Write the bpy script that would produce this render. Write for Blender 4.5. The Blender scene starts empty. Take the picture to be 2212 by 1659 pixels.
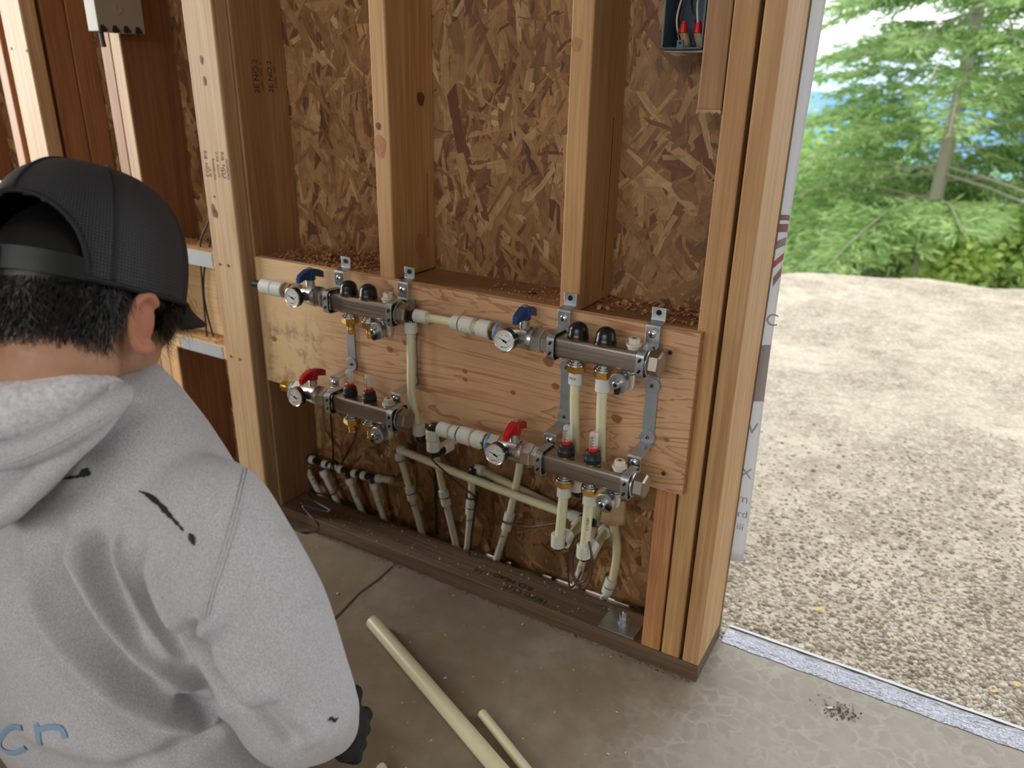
import bpy, math, random
import numpy as np
from mathutils import Vector, Matrix, Quaternion
from mathutils.bvhtree import BVHTree

# ---------------------------------------------------------------- camera, sky, light
SC = bpy.context.scene
COL = SC.collection
IW, IH, FPX = 2212.0, 1659.0, 1632.178
CAM = Vector((0.987928, -1.157862, 1.042473))
ROT = (Matrix.Rotation(0.527820, 3, 'Z') @ Matrix.Rotation(1.198023, 3, 'X') @ Matrix.Rotation(0.0199073, 3, 'Z'))
cd = bpy.data.cameras.new('camera')
cam = bpy.data.objects.new('camera', cd)
COL.objects.link(cam)
cam.matrix_world = Matrix.Translation(CAM) @ ROT.to_4x4()
cd.sensor_width = 36.0
cd.lens = FPX / IW * 36.0
cd.clip_start, cd.clip_end = 0.02, 3000
cd.dof.use_dof = True
cd.dof.focus_distance = 1.14
cd.dof.aperture_fstop = 4.2
SC.camera = cam

SC.view_settings.view_transform = 'Standard'
SC.view_settings.look = 'None'
SC.view_settings.gamma = 1.0
SC.view_settings.use_curve_mapping = False
SC.view_settings.exposure = 0.28
SC.cycles.max_bounces = 5
SC.cycles.diffuse_bounces = 3
SC.cycles.adaptive_threshold = 0.03
SC.cycles.glossy_bounces = 3
SC.cycles.transparent_max_bounces = 6
SC.cycles.caustics_reflective = False
SC.cycles.caustics_refractive = False
SC.cycles.sample_clamp_indirect = 4.0

W = bpy.data.worlds.new('overcast_sky'); SC.world = W; W.use_nodes = True
nt = W.node_tree; nt.nodes.clear()
tc = nt.nodes.new('ShaderNodeTexCoord'); sp = nt.nodes.new('ShaderNodeSeparateXYZ')
cr = nt.nodes.new('ShaderNodeValToRGB'); bg = nt.nodes.new('ShaderNodeBackground'); wo = nt.nodes.new('ShaderNodeOutputWorld')
nt.links.new(tc.outputs['Generated'], sp.inputs[0]); nt.links.new(sp.outputs['Z'], cr.inputs[0])
nt.links.new(cr.outputs[0], bg.inputs[0]); nt.links.new(bg.outputs[0], wo.inputs[0])
cr.color_ramp.elements[0].position = 0.0; cr.color_ramp.elements[0].color = (0.50, 0.72, 0.95, 1)
cr.color_ramp.elements[1].position = 0.07; cr.color_ramp.elements[1].color = (0.96, 0.98, 1.0, 1)
bg.inputs[1].default_value = 1.65

def area_light(name, loc, target, sx, sy, power, col):
    l = bpy.data.lights.new(name, 'AREA'); l.shape = 'RECTANGLE'; l.size = sx; l.size_y = sy
    l.energy = power; l.color = col
    o = bpy.data.objects.new(name, l); COL.objects.link(o)
    o.location = loc
    o.rotation_euler = (Vector(target) - Vector(loc)).to_track_quat('-Z', 'Y').to_euler()
    return o
# daylight entering by the side window and by the wide bay behind the camera
area_light('window_daylight', (-3.0, -.85, 1.25), (0.3, -0.1, 0.6), .9, 1.5, 88, (1.0, 0.97, 0.93))
area_light('bay_daylight', (0.9, -4.8, 1.98), (0.2, 0, 0.5), 3.6, .6, 54, (1.0, 0.985, 0.97))

# ---------------------------------------------------------------- helpers
def at(px, py, axis, val):
    d = ROT @ Vector(((px - IW / 2) / FPX, -(py - IH / 2) / FPX, -1.0))
    i = 'xyz'.index(axis)
    return CAM + d * ((val - CAM[i]) / d[i])
def atd(px, py, D):
    return CAM + (ROT @ Vector(((px - IW / 2) / FPX, -(py - IH / 2) / FPX, -1.0))) * D

class G:
    """collects shapes into ONE mesh"""
    def __init__(s): s.v = []; s.f = []
    def add(s, vs, fs):
        b = len(s.v); s.v += [tuple(p) for p in vs]; s.f += [tuple(i + b for i in q) for q in fs]; return s
    def box(s, x0, x1, y0, y1, z0, z1):
        vs = [(x, y, z) for z in (z0, z1) for y in (y0, y1) for x in (x0, x1)]
        return s.add(vs, [(0, 2, 3, 1), (4, 5, 7, 6), (0, 1, 5, 4), (2, 6, 7, 3), (0, 4, 6, 2), (1, 3, 7, 5)])
    def lathe(s, p0, p1, prof, n=24, cap=True, rot=0.0):
        """prof: list of (t along p0->p1 in metres, radius)"""
        p0 = Vector(p0); d = (Vector(p1) - p0).normalized()
        a = d.orthogonal().normalized() if abs(d.z) > .9 else d.cross(Vector((0, 0, 1))).normalized()
        b = d.cross(a)
        vs = []; fs = []
        for t, r in prof:
            for k in range(n):
                th = 2 * math.pi * k / n + rot
                vs.append(p0 + d * t + (a * math.cos(th) + b * math.sin(th)) * r)
        for j in range(len(prof) - 1):
            for k in range(n):
                k2 = (k + 1) % n
                fs.append((j * n + k, j * n + k2, (j + 1) * n + k2, (j + 1) * n + k))
        if cap:
            fs.append(tuple(range(n))[::-1]); m = (len(prof) - 1) * n
            fs.append(tuple(range(m, m + n)))
        return s.add(vs, fs)
    def cyl(s, p0, p1, r, n=24, r1=None, ch=0.0, rot=0.0):
        L = (Vector(p1) - Vector(p0)).length; r1 = r if r1 is None else r1
        pr = [(0, r), (L, r1)] if ch <= 0 else [(0, r - ch), (ch, r), (L - ch, r1), (L, r1 - ch)]
        return s.lathe(p0, p1, pr, n, True, rot)
    def hexa(s, p0, p1, r, ch=0.0015, rot=0.3):
        return s.cyl(p0, p1, r, 6, None, ch, rot)
    def tube(s, pts, r, n=12, close=False, cap=True, smooth=4):
        pts = [Vector(p) for p in pts]
        if smooth and len(pts) > 2: pts = catmull(pts, smooth)
        rs = r if hasattr(r, '__len__') else [r] * len(pts)
        if len(rs) != len(pts): rs = [np.interp(i / (len(pts) - 1) * (len(rs) - 1), range(len(rs)), rs) for i in range(len(pts))]
        vs = []; fs = []; nrm = None
        for i, p in enumerate(pts):
            t = (pts[min(i + 1, len(pts) - 1)] - pts[max(i - 1, 0)]).normalized()
            nrm = t.orthogonal().normalized() if nrm is None else (nrm - t * nrm.dot(t)).normalized()
            b = t.cross(nrm)
            for k in range(n):
                th = 2 * math.pi * k / n
                vs.append(p + (nrm * math.cos(th) + b * math.sin(th)) * rs[i])
        for j in range(len(pts) - 1):
            for k in range(n):
                k2 = (k + 1) % n
                fs.append((j * n + k, j * n + k2, (j + 1) * n + k2, (j + 1) * n + k))
        if cap:
            fs.append(tuple(range(n))[::-1]); m = (len(pts) - 1) * n; fs.append(tuple(range(m, m + n)))
        return s.add(vs, fs)
    def sphere(s, c, r, nu=16, nv=10, M=None):
        c = Vector(c); r = Vector(r) if hasattr(r, '__len__') else Vector((r, r, r))
        vs = []; fs = []
        for j in range(nv + 1):
            ph = math.pi * j / nv
            for k in range(nu):
                th = 2 * math.pi * k / nu
                q = Vector((r.x * math.sin(ph) * math.cos(th), r.y * math.sin(ph) * math.sin(th), r.z * math.cos(ph)))
                vs.append(c + (M @ q if M else q))
        for j in range(nv):
            for k in range(nu):
                k2 = (k + 1) % nu
                fs.append((j * nu + k, (j + 1) * nu + k, (j + 1) * nu + k2, j * nu + k2))
        return s.add(vs, fs)
    def prism(s, poly, u, v, o, w, h0, h1):
        """poly of (a,b) in axes u,v from origin o, extruded along w from h0 to h1"""
        u, v, o, w = Vector(u), Vector(v), Vector(o), Vector(w); n = len(poly)
        vs = [o + u * a + v * b + w * h for h in (h0, h1) for a, b in poly]
        fs = [tuple(range(n))[::-1], tuple(range(n, 2 * n))] + [(k, (k + 1) % n, n + (k + 1) % n, n + k) for k in range(n)]
        return s.add(vs, fs)
    def band(s, outer, inner, u, v, o, w, h0, h1):
        u, v, o, w = Vector(u), Vector(v), Vector(o), Vector(w); n = len(outer)
        vs = [o + u * a + v * b + w * h for h in (h0, h1) for poly in (outer, inner) for a, b in poly]
        fs = []
        for k in range(n):
            q = (k + 1) % n
            fs += [(k, q, 2 * n + q, 2 * n + k), (n + k, 3 * n + k, 3 * n + q, n + q), (k, n + k, n + q, q), (2 * n + k, 2 * n + q, 3 * n + q, 3 * n + k)]
        return s.add(vs, fs)
    def build(s, name, mat, parent=None, smooth=35, bevel=0.0, origin=None):
        me = bpy.data.meshes.new(name)
        o0 = Vector(origin) if origin is not None else Vector((0, 0, 0))
        me.from_pydata([tuple(Vector(p) - o0) for p in s.v], [], s.f); me.update()
        return link(name, me, mat, parent, smooth, bevel, o0)

def link(name, me, mat, parent=None, smooth=35, bevel=0.0, loc=(0, 0, 0)):
    import bmesh
    bm = bmesh.new(); bm.from_mesh(me); bmesh.ops.recalc_face_normals(bm, faces=bm.faces); bm.to_mesh(me); bm.free()
    if smooth is not None:
        me.polygons.foreach_set('use_smooth', [True] * len(me.polygons))
        if smooth < 180: me.set_sharp_from_angle(angle=math.radians(smooth))
    if mat: me.materials.append(mat)
    ob = bpy.data.objects.new(name, me); COL.objects.link(ob)
    ob.location = loc
    if parent: put(ob, parent)
    if bevel:
        m = ob.modifiers.new('bevel', 'BEVEL'); m.width = bevel; m.segments = 2; m.limit_method = 'ANGLE'; m.angle_limit = math.radians(50)
    return ob
def put(o, parent):
    o.parent = parent
    o.matrix_parent_inverse = world_of(parent).inverted()
def world_of(o):
    if o.parent: return world_of(o.parent) @ o.matrix_parent_inverse @ o.matrix_basis
    return o.matrix_basis.copy()
def catmull(p, k):
    p = [p[0] * 2 - p[1]] + list(p) + [p[-1] * 2 - p[-2]]; out = []
    for i in range(1, len(p) - 2):
        for j in range(k):
            t = j / k
            out.append(0.5 * ((2 * p[i]) + (p[i + 1] - p[i - 1]) * t + (2 * p[i - 1] - 5 * p[i] + 4 * p[i + 1] - p[i + 2]) * t * t + (3 * p[i] - p[i - 1] - 3 * p[i + 1] + p[i + 2]) * t ** 3))
    out.append(p[-2]); return out
def thing(name, label, cat, loc=(0, 0, 0), group=None):
    o = bpy.data.objects.new(name, None); COL.objects.link(o); o.location = loc; o.empty_display_size = .02
    return tag(o, label, cat, group)
def tag(o, label=None, cat=None, group=None, kind=None):
    if label: o['label'] = label
    if cat: o['category'] = cat
    if group: o['group'] = group
    if kind: o['kind'] = kind
    return o
def text(name, s, size, M, mat, parent=None, bold=0.0):
    c = bpy.data.curves.new(name, 'FONT'); c.body = s; c.size = size; c.align_x = 'CENTER'; c.align_y = 'CENTER'
    c.offset = bold; c.extrude = 0.0
    o = bpy.data.objects.new(name, c); COL.objects.link(o)
    dg = bpy.context.evaluated_depsgraph_get(); dg.update()
    me = bpy.data.meshes.new_from_object(o.evaluated_get(dg)); bpy.data.objects.remove(o)
    me.transform(M); me.materials.clear()
    return link(name, me, mat, parent, None)
def frame(o, u, v):
    """matrix with local x along u, local y along v at o"""
    u = Vector(u).normalized(); w = u.cross(Vector(v)).normalized(); v = w.cross(u)
    M = Matrix((u, v, w)).transposed().to_4x4(); M.translation = Vector(o); return M

# ---------------------------------------------------------------- materials
def srgb(*c):
    return tuple(((x / 255) / 12.92 if x / 255 <= .04045 else ((x / 255 + .055) / 1.055) ** 2.4) for x in c) + (1.0,)
class MT:
    def __init__(s, name):
        s.m = bpy.data.materials.new(name); s.m.use_nodes = True; s.n = s.m.node_tree.nodes; s.l = s.m.node_tree.links
        s.b = s.n['Principled BSDF']
    def node(s, t, **k):
        n = s.n.new(t)
        for a, v in k.items(): setattr(n, a, v)
        return n
    def coords(s, scale=(1, 1, 1), kind='Object', rnd=True, rot=(0, 0, 0)):
        tcn = s.node('ShaderNodeTexCoord'); mp = s.node('ShaderNodeMapping')
        mp.inputs['Scale'].default_value = scale; mp.inputs['Rotation'].default_value = rot
        s.l.new(tcn.outputs[kind], mp.inputs[0])
        if rnd:
            oi = s.node('ShaderNodeObjectInfo'); mu = s.node('ShaderNodeMath', operation='MULTIPLY'); mu.inputs[1].default_value = 37.0
            s.l.new(oi.outputs['Random'], mu.inputs[0]); s.l.new(mu.outputs[0], mp.inputs['Location'])
        return mp.outputs[0]
    def noise(s, co, scale=1.0, detail=4.0, rough=.55, dist=0.0):
        n = s.node('ShaderNodeTexNoise'); n.inputs['Scale'].default_value = scale; n.inputs['Detail'].default_value = detail
        n.inputs['Roughness'].default_value = rough; n.inputs['Distortion'].default_value = dist
        s.l.new(co, n.inputs['Vector']); return n.outputs['Fac']
    def ramp(s, fac, stops):
        r = s.node('ShaderNodeValToRGB'); e = r.color_ramp.elements
        while len(e) < len(stops): e.new(0.5)
        for q, (p, c) in zip(e, stops): q.position = p; q.color = c
        s.l.new(fac, r.inputs[0]); return r.outputs[0]
    def mix(s, fac, a, b, mode='MIX'):
        m = s.node('ShaderNodeMix', data_type='RGBA', blend_type=mode)
        for i, v in ((0, fac), (6, a), (7, b)):
            if hasattr(v, 'is_output'): s.l.new(v, m.inputs[i])
            else: m.inputs[i].default_value = v
        return m.outputs[2]
    def bump(s, h, strength=.3, dist=.002):
        b = s.node('ShaderNodeBump'); b.inputs['Strength'].default_value = strength; b.inputs['Distance'].default_value = dist
        s.l.new(h, b.inputs['Height']); s.l.new(b.outputs[0], s.b.inputs['Normal'])
    def set(s, base=None, rough=None, metal=None, **k):
        for key, v in (('Base Color', base), ('Roughness', rough), ('Metallic', metal)):
            if v is None: continue
            if hasattr(v, 'is_output'): s.l.new(v, s.b.inputs[key])
            else: s.b.inputs[key].default_value = v
        for key, v in k.items(): s.b.inputs[key.replace('_', ' ')].default_value = v
        return s.m
def plain(name, c, rough=.5, metal=0.0, var=.0, **k):
    m = MT(name)
    if var:
        co = m.coords((1, 1, 1)); f = m.noise(co, 60, 3)
        c = m.mix(f, tuple(x * (1 - var) for x in c[:3]) + (1,), tuple(min(1, x * (1 + var)) for x in c[:3]) + (1,))
    return m.set(c, rough, metal, **k)
def wood(name, light, dark, axis='z', ring=1.0, rough=.62, grain=1.0, stripes=0.0):
    m = MT(name)
    st = {'z': (34, 34, 1.1), 'x': (1.1, 34, 34), 'y': (34, 1.1, 34)}[axis]
    st2 = {'z': (190, 190, 5), 'x': (5, 190, 190), 'y': (190, 5, 190)}[axis]
    big = m.noise(m.coords({'z': (5, 5, 1.2), 'x': (1.2, 5, 5), 'y': (5, 1.2, 5)}[axis]), 1.0, 2)
    a = m.noise(m.coords(st), ring, 3, .5, .6)
    b = m.noise(m.coords(st2), 1.0, 2)
    c = m.ramp(a, [(.30, light), (.52, tuple(.65 * x + .35 * y for x, y in zip(light, dark))), (.60, dark), (.68, light)])
    c = m.mix(.45, c, light) if not stripes else m.mix(.35, c, light)
    c = m.mix(m.ramp(b, [(.35, (0, 0, 0, 1)), (.7, (.6 * grain,) * 3 + (1,))]), c, dark)
    c = m.mix(m.ramp(big, [(.35, (0, 0, 0, 1)), (.7, (.34, .34, .34, 1))]), c, dark)
    m.bump(b, .25, .0008)
    return m.set(c, rough)
M = {}
M['pale'] = wood('pale_fir', srgb(210, 180, 138), srgb(160, 120, 78))
M['pale2'] = wood('jamb_fir', srgb(216, 178, 128), srgb(166, 118, 72))
M['fir'] = wood('honey_fir', srgb(214, 172, 118), srgb(160, 112, 66))
M['side'] = wood('orange_fir', srgb(188, 144, 100), srgb(132, 92, 58))
M['red'] = wood('red_brown_fir', srgb(178, 126, 84), srgb(126, 82, 50))
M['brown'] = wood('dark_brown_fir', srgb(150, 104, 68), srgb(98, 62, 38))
M['strip'] = wood('striped_fir', srgb(214, 160, 108), srgb(168, 108, 62), ring=3.2, stripes=1)
M['firx'] = wood('fir_along_x', srgb(214, 172, 118), srgb(160, 112, 66), 'x')
M['headr'] = wood('header_fir', srgb(180, 134, 94), srgb(128, 88, 58), 'x')
M['palex'] = wood('pale_fir_along_x', srgb(226, 196, 148), srgb(186, 142, 92), 'x')
M['plate'] = wood('weathered_plate_wood', srgb(128, 104, 80), srgb(72, 54, 40), 'x', ring=1.4, rough=.75)

def plywood():
    m = MT('plywood_veneer')
    co = m.coords((1.5, 8, 11), rnd=False)
    a = m.noise(co, 1.2, 3, .5, 1.6)
    w = m.node('ShaderNodeMath', operation='MULTIPLY'); w.inputs[1].default_value = 9.0
    m.l.new(a, w.inputs[0]); fr = m.node('ShaderNodeMath', operation='FRACT'); m.l.new(w.outputs[0], fr.inputs[0])
    c = m.ramp(fr.outputs[0], [(0.0, srgb(214, 172, 132)), (.70, srgb(210, 164, 122)), (.93, srgb(172, 120, 80)), (1.0, srgb(212, 168, 126))])
    fine = m.noise(m.coords((18, 120, 420), rnd=False), 1.0, 2)
    c = m.mix(m.ramp(fine, [(.45, (0, 0, 0, 1)), (.75, (.4, .4, .4, 1))]), c, srgb(176, 130, 92))
    # blonder sapwood and dirt stains on the left end
    sx = m.node('ShaderNodeSeparateXYZ'); tcn = m.node('ShaderNodeTexCoord'); m.l.new(tcn.outputs['Object'], sx.inputs[0])
    n2 = m.noise(m.coords((9, 1, 4), rnd=False), 1.0, 2)
    ad = m.node('ShaderNodeMath', operation='MULTIPLY_ADD'); ad.inputs[1].default_value = .25
    m.l.new(n2, ad.inputs[0]); m.l.new(sx.outputs['X'], ad.inputs[2])
    left = m.ramp(ad.outputs[0], [(.30, (1, 1, 1, 1)), (.42, (0, 0, 0, 1))])
    c = m.mix(left, c, m.mix(fine, srgb(226, 196, 150), srgb(205, 168, 118)))
    st = m.noise(m.coords((26, 1, 20), rnd=False), 1.0, 5, .75)
    stm = m.ramp(st, [(.50, (0, 0, 0, 1)), (.62, (.6, .6, .6, 1))])
    zz = m.ramp(sx.outputs['Z'], [(.13, (1, 1, 1, 1)), (.2, (0, 0, 0, 1))])
    mm = m.mix(1.0, stm, left, 'MULTIPLY'); mm = m.mix(1.0, mm, zz, 'MULTIPLY')
    c = m.mix(mm, c, srgb(110, 90, 62))
    m.bump(fine, .2, .0006)
    return m.set(c, .6)
M['ply'] = plywood()
M['plyedge'] = wood('plywood_edge', srgb(214, 160, 108), srgb(150, 98, 58), 'x', ring=3, stripes=1)
M['knot'] = plain('knot_wood', srgb(116, 66, 34), .6, 0, .35)
M['knot2'] = plain('plywood_knot', srgb(158, 102, 66), .6, 0, .3)
M['knotlight'] = plain('sawn_knot_wood', srgb(176, 122, 80), .6, 0, .25)
M['ink'] = plain('stamp_ink', srgb(48, 34, 26), .8)
M['marker'] = plain('marker_ink', srgb(26, 22, 22), .7)

def osb_flake():
    m = MT('osb_strand')
    at_ = m.node('ShaderNodeAttribute'); at_.attribute_name = 'col'
    uv = m.node('ShaderNodeUVMap'); mp = m.node('ShaderNodeMapping'); mp.inputs['Scale'].default_value = (14, 420, 1)
    m.l.new(uv.outputs[0], mp.inputs[0])
    g = m.noise(mp.outputs[0], 1.0, 3, .6)
    g2 = m.noise(m.coords((1, 1, 1), rnd=False), 55, 4, .6)
    c = m.mix(m.ramp(g, [(.3, (0, 0, 0, 1)), (.75, (.5, .5, .5, 1))]), at_.outputs['Color'], m.mix(1.0, at_.outputs['Color'], srgb(150, 120, 95), 'MULTIPLY'))
    c = m.mix(m.ramp(g2, [(.45, (0, 0, 0, 1)), (.75, (.35, .35, .35, 1))]), c, srgb(70, 46, 32))
    m.bump(g, .3, .0006)
    return m.set(c, .58)
M['flake'] = osb_flake()
M['osb'] = plain('osb_board', srgb(120, 86, 56), .7, 0, .3)

def concrete():
    m = MT('trowelled_concrete')
    a = m.noise(m.coords((1, 1, 1), rnd=False), 3.2, 6, .6, .4)
    b = m.noise(m.coords((1, 1, 1), rnd=False), 17, 5, .65)
    d = m.noise(m.coords((1, 1, 1), rnd=False), 160, 3, .6)
    c = m.ramp(a, [(.3, srgb(122, 107, 90)), (.5, srgb(144, 130, 113)), (.72, srgb(164, 153, 138))])
    c = m.mix(m.ramp(b, [(.42, (0, 0, 0, 1)), (.66, (.5, .5, .5, 1))]), c, srgb(124, 112, 98))
    vo = m.node('ShaderNodeTexVoronoi', feature='DISTANCE_TO_EDGE'); vo.inputs['Scale'].default_value = 30
    wn = m.node('ShaderNodeTexNoise'); wn.inputs['Scale'].default_value = 22; wn.inputs['Detail'].default_value = 5
    vc = m.coords((1, 1, 1), rnd=False); m.l.new(vc, wn.inputs['Vector'])
    vm = m.node('ShaderNodeVectorMath', operation='MULTIPLY_ADD'); vm.inputs[1].default_value = (.06, .06, .06)
    m.l.new(wn.outputs['Color'], vm.inputs[0]); m.l.new(vc, vm.inputs[2]); m.l.new(vm.outputs[0], vo.inputs['Vector'])
    # pale mineral veins, plus painted sky brightness, towards the open edge of the slab
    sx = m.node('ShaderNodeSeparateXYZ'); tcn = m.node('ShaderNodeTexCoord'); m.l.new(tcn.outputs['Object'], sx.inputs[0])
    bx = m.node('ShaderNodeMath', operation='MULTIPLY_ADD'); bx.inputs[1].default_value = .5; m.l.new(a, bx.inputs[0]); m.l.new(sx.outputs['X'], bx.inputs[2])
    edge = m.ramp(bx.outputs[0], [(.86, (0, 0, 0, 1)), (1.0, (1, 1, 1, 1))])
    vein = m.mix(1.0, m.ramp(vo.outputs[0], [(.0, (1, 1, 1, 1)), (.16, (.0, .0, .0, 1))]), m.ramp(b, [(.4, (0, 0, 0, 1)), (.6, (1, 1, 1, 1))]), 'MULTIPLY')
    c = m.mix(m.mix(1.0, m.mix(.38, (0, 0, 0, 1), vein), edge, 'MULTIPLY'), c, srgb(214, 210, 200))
    c = m.mix(m.mix(.35, (0, 0, 0, 1), edge), c, srgb(186, 184, 176))  # sky light near the opening painted into the slab as a paler wash
    c = m.mix(m.ramp(d, [(.62, (0, 0, 0, 1)), (.75, (.25, .25, .25, 1))]), c, srgb(98, 88, 76))
    m.bump(b, .12, .002)
    r = m.ramp(b, [(.3, (.36,) * 3 + (1,)), (.7, (.55,) * 3 + (1,))])
    return m.set(c, r)
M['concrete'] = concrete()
def gravel():
    m = MT('crushed_gravel')
    co = m.coords((1, 1, 1), rnd=False)
    vo = m.node('ShaderNodeTexVoronoi'); vo.inputs['Scale'].default_value = 95; m.l.new(co, vo.inputs['Vector'])
    b = m.noise(co, 2.2, 6, .65); d = m.noise(co, 14, 4, .6)
    c = m.ramp(vo.outputs['Color'], [(.1, srgb(150, 138, 120)), (.5, srgb(182, 170, 150)), (.9, srgb(212, 202, 184))])
    c = m.mix(m.ramp(b, [(.4, (0, 0, 0, 1)), (.64, (.6, .6, .6, 1))]), c, srgb(232, 220, 198))
    c = m.mix(m.ramp(d, [(.5, (0, 0, 0, 1)), (.72, (.55, .55, .55, 1))]), c, srgb(138, 124, 104))
    m.bump(vo.outputs['Distance'], .6, .003)
    return m.set(c, .9)
M['gravel'] = gravel()
def pebble():
    m = MT('pebble_stone'); at_ = m.node('ShaderNodeAttribute'); at_.attribute_name = 'col'
    return m.set(at_.outputs['Color'], .8)
M['pebble'] = pebble()
def translucent(m, col, fac):
    t = m.node('ShaderNodeBsdfTranslucent'); x = m.node('ShaderNodeMixShader'); x.inputs[0].default_value = fac
    if hasattr(col, 'is_output'): m.l.new(col, t.inputs[0])
    else: t.inputs[0].default_value = col
    m.l.new(m.b.outputs[0], x.inputs[1]); m.l.new(t.outputs[0], x.inputs[2]); m.l.new(x.outputs[0], m.n['Material Output'].inputs[0])
    return m.m
def foliage():
    m = MT('tree_foliage'); at_ = m.node('ShaderNodeAttribute'); at_.attribute_name = 'col'
    m.set(at_.outputs['Color'], .6); return translucent(m, at_.outputs['Color'], .5)
M['leaf'] = foliage()
M['bark'] = plain('fir_bark', srgb(184, 174, 158), .9, 0, .3)
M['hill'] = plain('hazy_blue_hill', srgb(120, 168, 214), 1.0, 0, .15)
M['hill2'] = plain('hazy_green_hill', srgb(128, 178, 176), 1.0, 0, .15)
M['steel'] = None
def steel(name, c, r0, r1, sc=(4, 260, 260)):
    m = MT(name); g = m.noise(m.coords(sc), 1.0, 3)
    return m.set(m.mix(g, tuple(x * .8 for x in c[:3]) + (1,), c), m.ramp(g, [(.3, (r0,) * 3 + (1,)), (.7, (r1,) * 3 + (1,))]), 1.0)
M['steel'] = steel('brushed_stainless', srgb(176, 166, 154), .30, .46)
M['chrome'] = steel('nickel_plated_brass', srgb(222, 220, 216), .2, .34, (60, 60, 60))
M['zinc'] = steel('zinc_plated_steel', srgb(196, 202, 206), .30, .48, (40, 40, 40))
M['strap'] = steel('dull_galvanised_strap', srgb(172, 178, 180), .5, .65, (50, 50, 50))
M['brass'] = plain('brass', srgb(214, 168, 84), .22, 1.0)
M['brassold'] = plain('bronze_brass', srgb(150, 116, 72), .3, 1.0)
M['black'] = plain('black_plastic', srgb(18, 19, 22), .28)
M['blackm'] = plain('black_matt_plastic', srgb(28, 30, 34), .5)
M['dark'] = plain('dark_hole', srgb(14, 12, 12), .9)
M['blue'] = plain('blue_lever_plastic', srgb(24, 62, 118), .38)
M['redp'] = plain('red_lever_plastic', srgb(196, 26, 32), .35)
M['redt'] = plain('red_flow_collar', srgb(200, 40, 36), .3)
M['white'] = plain('white_plastic', srgb(222, 214, 198), .4)
M['gface'] = plain('gauge_face', srgb(226, 226, 222), .5)
M['bluetape'] = plain('blue_sealing_tape', srgb(92, 142, 190), .5)
def plastic_pex(name, c, rough=.35):
    m = MT(name); f = m.noise(m.coords((1, 1, 1)), 30, 3)
    m.set(m.mix(f, tuple(x * .92 for x in c[:3]) + (1,), c), rough)
    return m.m
M['pex'] = plastic_pex('natural_pex', srgb(228, 224, 186))
M['pexw'] = plastic_pex('white_pex', srgb(216, 212, 196))
M['ring'] = plastic_pex('expansion_ring_plastic', srgb(222, 222, 212))
M['cable'] = plain('black_brown_cable', srgb(30, 22, 20), .45)
M['cableb'] = plain('brown_sensor_cable', srgb(82, 56, 46), .4)
M['cablew'] = plain('white_cable', srgb(214, 208, 196), .45)
M['foil'] = None
def foil():
    m = MT('crinkled_foil_tape'); co = m.coords((1, 1, 1), rnd=False)
    a = m.noise(m.coords((26, 60, 1), rnd=False), 1.0, 4, .6); b = m.noise(co, 160, 3)
    m.bump(a, 1.0, .012)
    return m.set(srgb(188, 188, 200), m.ramp(b, [(.3, (.26,) * 3 + (1,)), (.7, (.42,) * 3 + (1,))]), .95)
M['foil'] = foil()
wm = MT('white_house_wrap'); wm.set(srgb(232, 232, 234), .6); M['wrap'] = translucent(wm, srgb(236, 236, 238), .5)
M['board'] = plain('pale_wall_board', srgb(206, 203, 198), .7, 0, .04)
M['flash'] = plain('white_flashing', srgb(236, 236, 236), .6)
M['wrapg'] = plain('grey_print', srgb(176, 172, 176), .6)
M['wrapm'] = plain('mauve_print', srgb(168, 140, 146), .6)
M['wrapr'] = plain('red_print', srgb(206, 120, 130), .6)
M['greybox'] = plain('grey_pvc', srgb(150, 142, 130), .5, 0, .06)
M['bluebox'] = plain('slate_blue_pvc', srgb(62, 82, 98), .45)
M['tape'] = plain('grey_duct_tape', srgb(158, 164, 168), .5, 0, .06)
M['card'] = plain('tan_bend_sleeve', srgb(188, 160, 120), .55, 0, .08)
M['shav'] = plain('wood_shaving', srgb(190, 140, 96), .8, 0, .3)
M['chip'] = plain('blond_wood_chip', srgb(232, 204, 140), .7, 0, .2)
M['dirt'] = plain('dirt_crumb', srgb(84, 70, 56), .9, 0, .3)
M['joint'] = plain('joint_dirt', srgb(76, 58, 42), .95, 0, .3)
M['dirtyblk'] = plain('black_bag', srgb(22, 22, 24), .8)
M['green'] = plain('dark_green_mark', srgb(24, 58, 34), .7)
def glass():
    m = MT('clear_sight_glass'); m.set((.93, .90, .86, 1), .08, 0, Alpha=.34); return m.m
M['glass'] = glass()

# ================================================================ THE SETTING
rng = random.Random(11)
def struct(o, label=None):
    o['kind'] = 'structure'
    if label: o['label'] = label
    return o
# slab: an L-free rectangle whose far edge lies under the sheathing
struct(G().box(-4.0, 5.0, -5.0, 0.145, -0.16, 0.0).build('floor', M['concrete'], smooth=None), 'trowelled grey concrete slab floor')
# control joint in the slab
jg = G(); jp = [(0.008, -0.012), (0.012, -0.07), (0.010, -0.13), (0.021, -0.20), (0.035, -0.34), (0.05, -0.6), (0.06, -1.2), (0.06, -4.9)]
jv = []
for i, (x, y) in enumerate(jp): jv += [(x - .0026, y, .0006), (x + .0026 + .0008 * (i % 2), y, .0006)]
jg.add(jv, [(2 * i, 2 * i + 1, 2 * i + 3, 2 * i + 2) for i in range(len(jp) - 1)])
struct(jg.build('trim_1', M['joint'], smooth=None), 'dirt-filled saw cut joint running across the concrete slab')

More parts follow.
